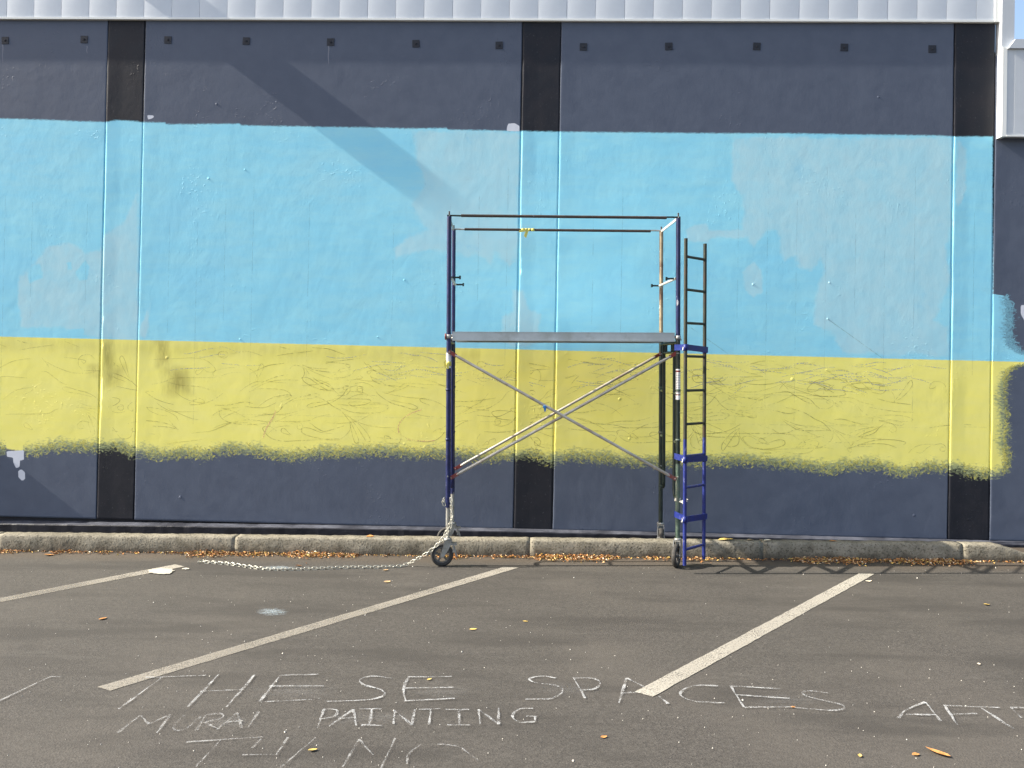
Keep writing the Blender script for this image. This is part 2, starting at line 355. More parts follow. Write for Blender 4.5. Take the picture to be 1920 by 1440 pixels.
blob('chalk_dust', 519, 1064, 34, 3.5, M['chalk_blue'], 'white chalk dust under the chain')

def smooth_line(pts, sub=6):
    pts = [Vector(p) for p in pts]
    if len(pts) < 3:
        n = 8; return [pts[0].lerp(pts[1], i/n) for i in range(n+1)]
    P = [pts[0]*2-pts[1]]+pts+[pts[-1]*2-pts[-2]]; out = []
    for i in range(1, len(P)-2):
        for k in range(sub):
            t = k/sub; a, b, c, d = P[i-1:i+3]
            out.append(.5*((2*b)+(c-a)*t+(2*a-5*b+4*c-d)*t*t+(3*b-3*c+d-a)*t**3))
    return out+[pts[-1]]
LEFT = lambda x, y: (x/2, 1180+y/2)                       # lettering was read off two enlargements of the lower photo
RIGHT = lambda x, y: (960+x/2, 1180+y/2)
def word(name, label, conv, strokes, mat='chalk', wd=.0165):
    m = MB(); k = 0
    for st in strokes:
        curve = st[0] == 'c'; pts = st[1:] if curve else st
        segs = [pts] if curve else [pts[i:i+2] for i in range(len(pts)-1)]
        for sg in segs:
            k += 1; h = .008+.0004*(k % 9)
            g = [on_ground(*conv(*q), h) for q in sg]
            sp = smooth_line(g)
            sp = [p+Vector((rnd.uniform(-.002, .002), rnd.uniform(-.002, .002), 0)) for p in sp]
            m.ribbon(sp, [wd*(.78+.3*math.sin(k*1.7+i_*.5))*rnd.uniform(.75, 1.2) for i_, _ in enumerate(sp)], UPG)
    return m.build(name, M[mat], lot, label)
c = 'c'
for px, py, rx, ry in ((430, 1355, 60, 12), (700, 1345, 90, 14), (1060, 1292, 60, 14), (560, 1296, 90, 16), (830, 1296, 60, 16), (1480, 1312, 70, 14)):
    blob('chalk_haze', px, py, rx, ry, M['chalk_dust'], None, h=.0065, jag=.3)
word('chalk_word', 'chalk word THESE', LEFT, [[(545,180),(775,172)],[(615,175),(445,298)],[(820,168),(705,290)],[(955,170),(850,290)],[(750,232),(915,225)],
  [(1050,172),(975,270)],[(1050,172),(1195,168)],[(1010,212),(1215,212)],[(975,272),(1170,262)],
  [c,(1470,183),(1400,175),(1350,187),(1365,207),(1430,227),(1438,248),(1375,264),(1225,270)],
  [c,(1530,180),(1514,225),(1520,268)],[(1530,178),(1695,176)],[(1515,220),(1700,217)],[(1515,268),(1705,258)]])
word('chalk_word', 'chalk word MURAL', LEFT, [[(440,388),(525,322),(560,355),(640,318),(588,388)],[c,(690,322),(652,362),(660,378),(700,370),(755,325)],
  [(772,320),(735,380)],[c,(772,320),(828,316),(832,332),(768,348)],[(768,348),(820,374)],[(815,375),(890,312),(905,370)],[(845,348),(910,342)],[(970,308),(930,368)]], 'chalk_faint', .016)
word('chalk_word', 'chalk word PAINTING', LEFT, [[(1215,300),(1190,368)],[c,(1215,298),(1262,302),(1255,325),(1205,335)],[(1235,362),(1325,300),(1335,360)],[(1270,335),(1330,330)],
  [(1345,298),(1430,297)],[(1395,298),(1385,355)],[(1355,358),(1435,360)],[(1475,355),(1480,305),(1545,358),(1555,300)],[(1570,300),(1650,297)],[(1615,298),(1610,358)],
  [(1670,300),(1760,300)],[(1722,302),(1722,355)],[(1675,358),(1765,358)],[(1800,355),(1795,300),(1870,355),(1870,295)],
  [c,(2000,296),(1950,298),(1922,322),(1945,347),(2005,346)],[(2005,346),(2008,325),(1975,325)]], 'chalk', .0145)
word('chalk_word', 'faint chalk word THANKS', LEFT, [[(700,422),(985,403)],[(830,412),(735,515)],[(980,410),(945,445)],[(1080,405),(1035,470)],[(910,470),(1040,468)],
  [(1185,405),(1050,519)],[(1285,516),(1345,412),(1400,470)],[(1482,408),(1430,520)],[c,(1580,430),(1535,465),(1525,505)],[c,(1640,430),(1720,440),(1790,490)]], 'chalk_faint', .0125)
word('chalk_word', 'chalk word SPACES', RIGHT, [[c,(165,182),(110,175),(65,185),(90,200),(160,208),(190,230),(150,258),(50,262)],[(230,180),(275,258)],[c,(230,182),(300,183),(330,200),(310,222),(255,228)],
  [(430,182),(400,277)],[(430,182),(495,215)],[(550,250),(585,278)],[(410,238),(480,235)],[c,(775,212),(690,210),(640,228),(636,250),(690,270),(800,275)],
  [(820,212),(870,292)],[(820,212),(1005,222)],[(840,245),(1040,258)],[(870,292),(1050,290)],[c,(1185,238),(1110,230),(1095,245),(1150,262),(1230,280),(1245,295),(1200,303),(1060,293)]])
word('chalk_word', 'chalk word AFTER running out of the picture', RIGHT, [[c,(1450,332),(1480,300),(1550,272)],[(1550,272),(1610,345)],[(1475,318),(1590,320)],[(1620,282),(1670,357)],[(1620,285),(1830,293)],[(1645,318),(1745,315)],
  [(1760,295),(1880,372)],[(1870,292),(1975,294)],[(1870,292),(1912,332)],[(1990,296),(2040,372)],[(1990,296),(2110,302)],[(2010,330),(2090,334)],[(2040,372),(2140,370)]])
word('chalk_stroke', 'long faint chalk slash at the left edge', LEFT, [[(-60,295),(190,176)],[(190,177),(232,177)]], 'chalk_faint', .022)

# ------------------------------------------------------------------ kerb and the strip behind it
kerb = thing('kerb', '', '', (0, 0, 0)); del kerb['label'], kerb['category']; kerb['kind'] = 'structure'
def kerb_y(x): return -.825+.0098*(x+.26)
PROF = [(0, -.12), (.0, .02), (.006, .09), (.011, .130), (.020, .145), (.036, .151), (.10, .152), (.15, .150), (.152, -.12)]
joints = [-9.2, -7.3, on_ground(47, 1015)[0], on_ground(477, 1015)[0], on_ground(995, 1020)[0], 2.15, 4.05, 6.0, 9.0]
krnd = np.random.RandomState(3)
for a, b in zip(joints[:-1], joints[1:]):
    n = max(6, int((b-a)/.045)); vs = []
    for i in range(n+1):
        x = a+.0007+(b-a-.0014)*i/n
        hf = 1.07 if x < 4.38 else max(.16, 1.07-(x-4.38)/.48)
        end = .0018 if i in (0, n) else 0
        for j, (dy, z) in enumerate(PROF):
            zz = gz(x)+(z*hf if z > 0 else z)
            jit = krnd.normal(0, .0022, 2) if 0 < j < 8 else (0, 0)
            vs.append((x, kerb_y(x)+dy+jit[0]+(end if j < 4 else 0), zz+jit[1]-(end*.6 if j > 2 and j < 8 else 0)))
    m = len(PROF); fs = [(i*m+j, (i+1)*m+j, (i+1)*m+j+1, i*m+j+1) for i in range(n) for j in range(m-1)]
    fs += [tuple(range(m)), tuple(range((n+1)*m-1, n*m-1, -1))]
    MB().add(vs, fs, True).build('kerb_block', M['kerb'], kerb)
sl = MB(); X0, X1 = -9.2, 9.0
sl.add([(x, y, gz(x)-.010) for x in (X0, X1) for y in (-.70, .3)]+[(x, y, gz(x)-.1) for x in (X0, X1) for y in (-.70, .3)], [(0,2,3,1),(0,4,6,2)])
sl.build('concrete_strip', M['slab'], kind='structure')

# ------------------------------------------------------------------ building: mural wall, fascia, clad parapet
bld = thing('building', 'dark grey concrete wall with unfinished blue and yellow mural under pale metal fascia', 'building', (0, 0, 0))
def poly(x, pts): return np.interp(x, [q[0] for q in pts], [q[1] for q in pts])
TOP = [(-400, 215), (0, 222), (95, 225), (140, 227), (200, 229), (216, 225), (250, 227), (266, 229), (310, 230), (312, 233), (450, 232), (453, 235), (610, 238), (700, 239), (760, 241), (838, 240), (840, 243), (950, 245), (1050, 247), (1240, 249), (1380, 250), (1480, 250), (1600, 252), (1760, 254), (1790, 256), (1861, 256), (2200, 262)]
BOT = [(-400, 842), (0, 842), (40, 850), (95, 836), (180, 836), (215, 830), (250, 848), (300, 855), (345, 848), (380, 852), (430, 838), (480, 842), (540, 856), (600, 845), (650, 846), (700, 840), (780, 846), (860, 844), (900, 856), (960, 850), (1000, 846), (1035, 864), (1070, 850), (1130, 856), (1190, 866), (1240, 862), (1300, 862), (1400, 858), (1500, 870), (1560, 882), (1600, 868), (1650, 870), (1690, 886), (1740, 872), (1790, 876), (1850, 892), (1880, 890), (2200, 890)]
_t = np.polyfit([q[0] for q in BOT[1:-1]], [q[1] for q in BOT[1:-1]], 1); BOT = [(x, y+.28*(np.polyval(_t, x)-y)) for x, y in BOT]
REDGE = [(540, 1862), (551, 1862), (553, 1883), (575, 1890), (600, 1892), (625, 1888), (645, 1896), (660, 1912), (672, 1945), (680, 1935), (688, 1900), (700, 1886), (730, 1879), (770, 1880), (800, 1883), (830, 1881), (860, 1888), (885, 1880), (895, 1862)]
def yline(x): return 631+(678-631)/1900*x
def inpoly(px, py, pts):
    r = np.zeros(px.shape, bool); n = len(pts)
    for i in range(n):
        (x0, y0), (x1, y1) = pts[i], pts[(i+1) % n]
        c = ((y0 > py) != (y1 > py)) & (px < (x1-x0)*(py-y0)/(y1-y0+1e-9)+x0); r ^= c
    return r
def sdist(px, py, pts):                                   # signed distance to a polygon, positive inside
    d = np.full(px.shape, 1e9); n = len(pts)
    for i in range(n):
        a = np.array(pts[i], float); b = np.array(pts[(i+1) % n], float); e = b-a
        t = np.clip(((px-a[0])*e[0]+(py-a[1])*e[1])/(e@e+1e-9), 0, 1)
        d = np.minimum(d, np.hypot(px-a[0]-t*e[0], py-a[1]-t*e[1]))
    return np.where(inpoly(px, py, pts), d, -d)
PALES = [
 ([(1374,258),(1785,258),(1783,420),(1774,470),(1782,520),(1762,580),(1750,600),(1775,615),(1783,668),(1580,662),(1565,630),(1530,610),(1525,580),(1535,530),(1548,505),(1540,480),(1520,506),(1500,500),(1490,480),(1470,490),(1455,430),(1435,432),(1415,465),(1392,440),(1394,370),(1372,340)], 9),
 ([(1284,428),(1325,420),(1330,432),(1400,430),(1400,448),(1335,446),(1325,452),(1288,452)], 6),
 ([(1393,510),(1412,492),(1428,508),(1429,548),(1412,558),(1396,545)], 6),
 ([(1795,262),(1812,280),(1810,360),(1798,390),(1792,380)], 6),
 ([(775,246),(974,248),(970,480),(955,500),(930,475),(918,490),(890,470),(880,482),(850,470),(800,470),(745,480),(735,465),(800,430),(770,380),(800,350),(780,300)], 10),
 ([(962,545),(980,545),(990,580),(1013,590),(1010,645),(965,650),(940,640),(942,595),(962,585)], 7),
 ([(36,520),(60,500),(85,465),(130,455),(160,475),(190,470),(195,440),(230,420),(258,360),(259,632),(265,632),(250,640),(150,628),(120,614),(40,612),(34,560)], 8),
 ([(262,610),(285,560),(280,600),(275,634),(258,634)], 6)]
HOLES = [([(125,492),(134,490),(136,505),(127,506)], 4), ([(142,510),(160,488),(166,500),(164,525),(150,525)], 4), ([(125,617),(156,617),(156,634),(125,634)], 3), ([(50,500),(75,495),(80,520),(55,530)], 6)]
SMUDGES = [([(292,638),(316,638),(317,684),(297,686)], 10), ([(306,686),(350,696),(355,735),(314,738)], 12), ([(190,640),(211,642),(213,700),(194,702)], 10), ([(166,686),(180,686),(181,706),(168,704)], 7), ([(190,690),(230,690),(220,720),(195,720)], 14)]
WHITES = [([(950,240),(953,232),(965,231),(974,236),(974,246),(950,246)], 3), ([(12,846),(45,844),(45,864),(38,862),(37,876),(30,878),(25,868),(24,858),(13,856)], 3), ([(34,882),(40,879),(47,886),(47,898),(42,902),(34,895)], 3), ([(1914,572),(1935,572),(1935,606),(1922,604),(1914,588)], 3), ([(275,216),(290,216),(288,222),(278,224)], 3)]
def paint_fields(co):
    d = co-CAM; z = d@_F; px = CX+F_PX*(d@RX)/z; py = CY-F_PX*(d@UX)/z
    top = py-poly(px, TOP); bot = poly(px, BOT)-py
    ext = (py > 551) & (py < 900)
    redge = np.where(ext, poly(py, REDGE), 1861.5)-px
    paint = np.minimum(np.minimum(top, bot), redge)
    crisp = np.where(top < 60, 1.0, 0.0)
    crisp = np.where((np.abs(redge) < 30) & ~ext, 1.0, crisp)
    crisp = np.where((py > 540) & (py < 556) & (px > 1840), .8, crisp)
    crisp = np.where((px > 12) & (px < 45) & (py < 870), 1.0, crisp)
    yel = py-yline(px)
    pale = np.zeros(len(co))
    for pts, s in PALES: pale = np.maximum(pale, np.clip(.5+sdist(px, py, pts)/(2*s), 0, 1))
    for pts, s in HOLES: pale = np.minimum(pale, np.clip(.5-sdist(px, py, pts)/(2*s), 0, 1))
    haze = np.zeros(len(co))
    for cx, cy, rx, ry, k in ((620, 330, 150, 90, .5), (60, 300, 150, 110, .5), (700, 540, 120, 100, .25), (880, 380, 140, 150, .8), (1330, 320, 60, 60, .35), (1640, 560, 180, 130, .5), (450, 430, 220, 150, .3), (1150, 330, 90, 90, .3)):
        haze = np.maximum(haze, k*np.exp(-((px-cx)/rx)**2-((py-cy)/ry)**2))
    smudge = np.zeros(len(co)); white = np.zeros(len(co))
    for pts, s in SMUDGES: smudge = np.maximum(smudge, np.clip(.5+sdist(px, py, pts)/(2*s), 0, 1))
    top_dirt = np.exp(-((yel-14)/16)**2)*.30*(yel > 0); smudge = np.maximum(smudge, top_dirt*(px < 900))
    for pts, s in WHITES: white = np.maximum(white, np.clip(.5+sdist(px, py, pts)/(2*s), 0, 1))
    return dict(paint=paint, crisp=crisp, yel=yel, pale=pale, haze_coat=haze, smudge=smudge, white=white)
def set_attrs(me, co, dark):
    fl = paint_fields(co); fl['dark'] = np.full(len(co), dark)
    for k, v in fl.items():
        a = me.attributes.new(k, 'FLOAT', 'POINT'); a.data.foreach_set('value', v.astype(np.float32))

WALL_TOP, GAP, CELL = 5.62, .013, .019
def wall_bottom(x): return .098+.002*x
def wall_panel(x0, x1, dark, lip, top=WALL_TOP, label=None):
    x0 += GAP/2; x1 -= GAP/2
    near = [0, .004, .010, .016, .03, .05, .08, .12, .16]
    nx = max(2, int((x1-x0-.2)/CELL)); xs = [x0+q for q in near]+list(np.linspace(x0+.18, x1-.012, nx))+[x1-.005, x1]
    prof = np.interp(np.array(xs)-x0, [0, .004, .010, .016, .16], [0, -lip*.25, -lip*.7, -lip*.72, 0]); prof[-1] = .003
    nz = int((top-.1)/CELL); nxv = len(xs); zs = np.linspace(0, 1, nz+1)
    co = np.zeros((nz+1, nxv, 3)); X = np.array(xs)[None, :]
    co[:, :, 0] = X; co[:, :, 2] = wall_bottom(X)+zs[:, None]*(top-wall_bottom(X))
    rs = np.random.RandomState(int(abs(x0)*100)); wob = np.cumsum(rs.normal(0, .0004, nz+1)); wob -= np.linspace(wob[0], wob[-1], nz+1)
    co[:, :, 1] = prof[None, :]*(1+.35*np.sin(zs*37+x0)[:, None]); co[:, 0:3, 0] += wob[:, None]; co[:, -2:, 0] += np.roll(wob, 40)[:, None]
    v = co.reshape(-1, 3); n0 = len(v)
    idx = np.arange(n0).reshape(nz+1, nxv)
    f = np.stack([idx[:-1, :-1], idx[:-1, 1:], idx[1:, 1:], idx[1:, :-1]], -1).reshape(-1, 4)
    # returns into the joints, along the foot and at the head
    rim = np.concatenate([idx[0, :], idx[1:, -1], idx[-1, -2::-1], idx[-2:0:-1, 0]]); back = v[rim].copy(); back[:, 1] = .05
    v = np.vstack([v, back]); k = len(rim); r2 = np.arange(k)+n0
    f2 = np.stack([rim, r2, np.roll(r2, -1), np.roll(rim, -1)], -1)
    me = bpy.data.meshes.new('wall_panel'); fa = np.vstack([f, f2])
    me.from_pydata(v.tolist(), [], fa.tolist()); sm = np.zeros(len(fa), bool); sm[:len(f)] = True
    me.polygons.foreach_set('use_smooth', sm); set_attrs(me, v, dark); me.materials.append(M['mural']); me.update()
    return put('wall_panel', me, bld, label)
J = [-4.829, -4.413, -.281, .130, 4.275, 4.6975]
wall_panel(-9.2, J[0], 0, .0022); wall_panel(J[0], J[1], 1, .0042, label='narrow black strip nearest the left edge')
wall_panel(J[1], J[2], 0, .0016); wall_panel(J[2], J[3], 1, .0048, label='narrow black strip behind the scaffold')
wall_panel(J[3], J[4], 0, .0026); wall_panel(J[4], J[5], 1, .0052, label='narrow black strip below the corner of the fascia')
wall_panel(J[5], 9.0, 0, .0034, top=5.2)
for j in J:                                               # sealant at the back of each joint
    nz = 240; zs = np.linspace(.1, WALL_TOP if j < 4.5 else 5.2, nz)
    v = np.array([(x, .011, z) for z in zs for x in (j-.012, j+.012)])
    me = bpy.data.meshes.new('joint_sealant'); me.from_pydata(v.tolist(), [], [(2*i, 2*i+1, 2*i+3, 2*i+2) for i in range(nz-1)])
    set_attrs(me, v, 1.0); me.materials.append(M['mural']); put('joint_sealant', me, bld)
core = MB().box((-9.2, .05, -.3), (4.72, 6.6, 6.9)); core.box((4.72, .05, -.3), (9.0, 6.6, 5.2)); core.build('wall_core', M['recess'], bld)

# plinth: painted footing that stands a little proud of the wall
pl = MB(); n = 300; vs = []; led = []
for i in range(n+1):
    x = -9.2+18.2*i/n; zt = float(np.interp(x, [-9.2, -5.9, -4.1, -2, -.3, 1.6, 5, 9], [.025, .038, .062, .088, .102, .104, .106, .108]))-.003+krnd.normal(0, .001); y = -.14+krnd.normal(0, .0012)
    led += [(x, .05, zt+.006), (x, -.02, zt+.006), (x, y+.007, zt+krnd.normal(0, .0006))]; vs += [(x, y+.007, zt), (x, y, zt-.009), (x, y-.004, -.35)]
pl.add(vs, [(i*3+j, i*3+j+1, (i+1)*3+j+1, (i+1)*3+j) for i in range(n) for j in range(2)]); pl = pl.build('plinth', M['plinth'], bld)
MB().add(led, [(i*3+j, i*3+j+1, (i+1)*3+j+1, (i+1)*3+j) for i in range(n) for j in range(2)]).build('plinth_ledge', M['ledge'], pl)

# tie-rod anchor plates under the eave
for px, py in ((10,76),(158,74),(315,75),(462,77),(620,79),(780,82),(936,85),(1094,88),(1254,87),(1419,87),(1583,89),(1748,92)):
    p = at(px, py, 0); a = rnd.uniform(-.05, .05); ca, sa = math.cos(a), math.sin(a)
    m = MB().obox((0, -.003, 0), (.039*ca, 0, .039*sa), (0, .003, 0), (-.039*sa, 0, .039*ca))
    o = m.build('anchor_plate', M['plate'], bld); o.location = p
    h = MB().lathe((0, -.006, 0), (0, -1, 0), [(0, .001), (0, .014), (.005, .014), (.005, .001)], 6, False)
    h.lathe((0, -.011, 0), (0, -1, 0), [(0, .001), (0, .007), (.004, .006), (.004, .001)], 10); h.build('nut', M['plate'], o)
for px, y0, y1 in ((5, 84, 118), (616, 86, 120), (163, 86, 100)):
    MB().ribbon([at(px+math.sin(i)*.5, y0+(y1-y0)*i/8, -.0006) for i in range(9)], [.012-.001*i for i in range(9)], (0, -1, 0)).build('paint_drip', M['drip'], bld)
# nails and old fixings left in the wall
for px, py, r in ((1552,598,.011),(1555,530,.011),(1550,693,.007),(406,195,.014),(391,335,.013),(459,318,.010),(450,636,.010),(758,525,.012),(338,932,.016),(1412,533,.013),(1647,182,.012),(708,632,.009)):
    m = MB().lathe(at(px, py, 0), (0, -1, 0), [(-.004, .0005), (-.004, r), (.0015, r*.9), (.003, r*.5), (.004, .0005)], 10)
    o = m.build('wall_fixing', M['mural'], bld); me = o.data; co = np.array([v.co for v in me.vertices]); set_attrs(me, co, 0.0)

# fascia of slightly bowed metal pans with standing joints, and the drip trim under it
FY = -.032
fas = MB(); zb = 5.545
fas.box((-9.3, FY+.012, zb+.02), (4.72, .06, 6.95)); fas = fas.build('fascia', M['fascia'], bld)
PW, PX0 = .30697, -5.9527
prof = []; N = 14
for i in range(N+1):
    f = i/N; prof.append((f*PW, -.0040*4*f*(1-f)*(1+.5*(.5-f))))
vs = []
for x, y in prof: vs += [(x, y, 0), (x, y, 1.40)]
face = [(min(max(x, .0014), PW-.0014), y, z) for x, y, z in vs]; m_ = len(face)
pan = MB().add(face, [(2*i, 2*i+2, 2*i+3, 2*i+1) for i in range(m_//2-1)], True)
pan.add([(.0008, .010, 0), (.0008, .010, 1.40), face[1], face[0]], [(0, 3, 2, 1)]); pan.add([face[-2], face[-1], (PW-.0008, .010, 1.40), (PW-.0008, .010, 0)], [(0, 3, 2, 1)])
pm = bpy.data.meshes.new('fascia_panel'); pm.from_pydata(pan.v, [], pan.f); pm.polygons.foreach_set('use_smooth', pan.sm); pm.materials.append(M['fascia'])
k = -11
while PX0+(k+1)*PW < 4.66:
    o = put('fascia_panel', pm, fas); o.location = (PX0+k*PW, FY+.004+rnd.uniform(-.0006, .0006), zb+.018); o.rotation_euler = (0, 0, rnd.uniform(-.002, .002)); k += 1
MB().box((PX0+k*PW+.001, FY+.003, zb+.018), (4.665, .02, 6.96)).build('end_panel', M['fascia'], fas)
tr = MB().box((-9.3, FY-.006, zb-.004), (4.68, .0, zb+.018)); tr.build('drip_trim', M['trim'], fas)
MB().box((4.668, FY-.010, zb-.004), (4.716, .06, 6.97)).build('corner_trim', M['trim'], fas)
# corner flashing that carries on down beside the strip
b0 = at(1878, 256, -.10); zc = at(1900, 92, -.10)[2]; zt = at(1900, 75, -.10)[2]
box = MB().box((4.722, -.10, b0[2]+.012), (9.0, .05, zc)); box = box.build('parapet_cladding', M['clad'], bld)
MB().box((4.719, -.106, b0[2]), (4.765, .049, zc+.02)).build('corner_trim', M['trim'], box)
MB().box((4.766, -.108, b0[2]), (9.0, -.098, b0[2]+.016)).build('drip_trim', M['trim'], box)
MB().box((4.845, -.102, b0[2]+.017), (6.9, -.0985, zc-.004)).build('cladding_panel', M['clad'], box)
cp = MB(); xa = 4.765
fr_ = [(xa, zc), (9, zc), (9, zt), (xa+.07, zt)]
cp.add([(x, -.128, z) for x, z in fr_]+[(x, .09, z) for x, z in fr_], [(0,1,2,3),(7,6,5,4),(0,4,5,1),(1,5,6,2),(2,6,7,3),(3,7,4,0)]).build('coping', M['clad'], box)
MB().box((4.7175, -.085, b0[2]+.6), (4.845, .04, 6.97)).build('corner_flashing', M['clad'], fas)
# unseen slatted box added on the fascia to throw the slanting shadow
vh = MB().box((-5.02, -.205, 6.20), (-4.62, FY+.02, 6.40)); vh = vh.build('unseen_shadow_box', M['clad'], bld)
for i in range(5): MB().obox((-4.82, -.210, 6.225+.036*i), (.19, 0, 0), (0, .006, .006), (0, -.004, .010)).build('shadow_box_slat', M['trim'], vh)

mb = MB().box((-7.10, -.16, .38), (-6.60, .004, 1.29)).build('unseen_shade_box', M['clad'], bld)  # unseen box added left of view to shade the foot of the wall
MB().box((-7.06, -.166, .42), (-6.64, -.1605, 1.25)).build('unseen_shade_box_front', M['clad'], mb)

# ---- drawing on the yellow band: snapped grid lines, pencil plumes and curls
def wall_line(m, px, wd, off=.0003):
    m.ribbon([at(x, y, -off) for x, y in px], wd, (0, -1, 0))
grid = MB()
for i in range(35):
    X = PX0+PW*i+.02; pp = to_photo(np.array([X, 0, 3.0]))
    if any(abs(X-j) < .06 for j in J) or pp[0] > 1850 or rnd.random() < .3: continue
    y0 = rnd.uniform(290, 420); y1 = rnd.uniform(700, 830) if rnd.random() < .6 else rnd.uniform(560, 640)
    a = at(pp[0], y0, 0); b = at(pp[0], y1, 0)
    grid.ribbon([(X+rnd.uniform(-.001, .001), -.0003, a[2]+(b[2]-a[2])*q/10) for q in range(11)], .0065, (0, -1, 0))
for y, x0, x1 in ((738, 1330, 1490), (793, 1290, 1725), (776, 400, 830), (790, 900, 1240), (800, 1790, 1850), (735, 1090, 1280)):
    wall_line(grid, [(x0+(x1-x0)*q/12, y+(x1-x0)*q/12*.02) for q in range(13)], .0065)
grid.build('snapped_grid', M['grid'], bld, kind='stuff')
for a, b in (((1552, 598), (1655, 672)), ((1549, 694), (1622, 742)), ((1292, 612), (1362, 661)), ((1283, 690), (1392, 757))):
    wire = MB(); wall_line(wire, [(a[0]+(b[0]-a[0])*q/8, a[1]+(b[1]-a[1])*q/8) for q in range(9)], .007)
    wire.build('slanting_line', M['pencil_soft'], bld)  # thin lines slanting down to the right, some from wall fixings
# loose brush dabs where the painters feathered out the edges of the bands
db = random.Random(5); dabs = {k: MB() for k in ('dab_yellow', 'dab_green', 'dab_blue')}
def dab(kind, x, y, a, ln, wd, k):
    cx, sx = math.cos(a), math.sin(a); bend = db.uniform(-.22, .22)*ln; pts = []
    for i in range(5):
        f = i/4-.5; u, v = f*ln, bend*(1-4*f*f); pts.append(at(x+u*cx-v*sx, y+u*sx+v*cx, -.00035-.000012*(k % 25)))
    dabs[kind].ribbon(pts, [wd*.25, wd*.9, wd, wd*.7, wd*.15], (0, -1, 0))
joint_px = (187, 257, 968, 1040, 1782, 1858)
for k in range(3000):
    x = db.uniform(-60, 1868)
    if any(abs(x-q) < 5 for q in joint_px) or 8 < x < 50: continue
    y = poly(x, BOT)+db.triangular(-12, 16, 4); t_ = (y-poly(x, BOT)+12)/28
    dab('dab_yellow' if t_ < .42 or db.random() < .30 else 'dab_green', x, y, db.choice((-1, 1))*db.uniform(.25, 1.3), db.uniform(4, 9.5), db.uniform(.009, .019), k)
for k in range(700):
    y = db.uniform(553, 893); xe = poly(y, REDGE); off = db.triangular(-10, 12, 3); x = xe+off
    if abs(x-1858) < 5 or x > 1990: continue
    blue_side = y < yline(x)
    dab('dab_blue' if blue_side else ('dab_yellow' if off < 1 or db.random() < .3 else 'dab_green'), x, y, db.choice((-1, 1))*db.uniform(.3, 1.2), db.uniform(6, 12), db.uniform(.010, .018), k)
for k_, m in dabs.items(): m.build('brush_dabs', M[k_], bld, {'dab_yellow': 'yellow brush dabs along the ragged edge of the yellow band', 'dab_green': 'thin greenish brush dabs over the grey below the yellow band', 'dab_blue': 'blue brush dabs at the ragged right end of the blue band'}[k_], 'stuff')
dr = random.Random(21)
def bez(a, b, c2, d, n=18):
    return [tuple((1-t)**3*a[k]+3*(1-t)**2*t*b[k]+3*(1-t)*t*t*c2[k]+t**3*d[k] for k in (0, 1)) for t in [i/n for i in range(n+1)]]
def clipped(pts):
    out = [p for p in pts if yline(p[0])+6 < p[1] < poly(p[0], BOT)-14 and not any(abs(p[0]-q) < 7 for q in (187, 257, 968, 1040, 1782, 1858)) and p[0] < 1875]
    return out if len(out) > 3 and len(out) == len(pts) else (out if len(out) > 6 else [])
sk = {'pencil': MB(), 'pencil_soft': MB(), 'pencil_blue': MB()}
lay = [0]
def stroke(kind, pts, wd=.0058):
    pts = clipped(pts)
    # keep runs that stay together
    run = []
    for p in pts+[None]:
        if p is not None and (not run or math.hypot(p[0]-run[-1][0], p[1]-run[-1][1]) < 26): run.append(p)
        else:
            if len(run) > 3:
                lay[0] += 1; wall_line(sk[kind], run, [wd*(.55+.75*math.sin(3.14*(i+.5)/len(run))) for i in range(len(run))], .0003+.00002*(lay[0] % 12))
            run = [p] if p is not None else []
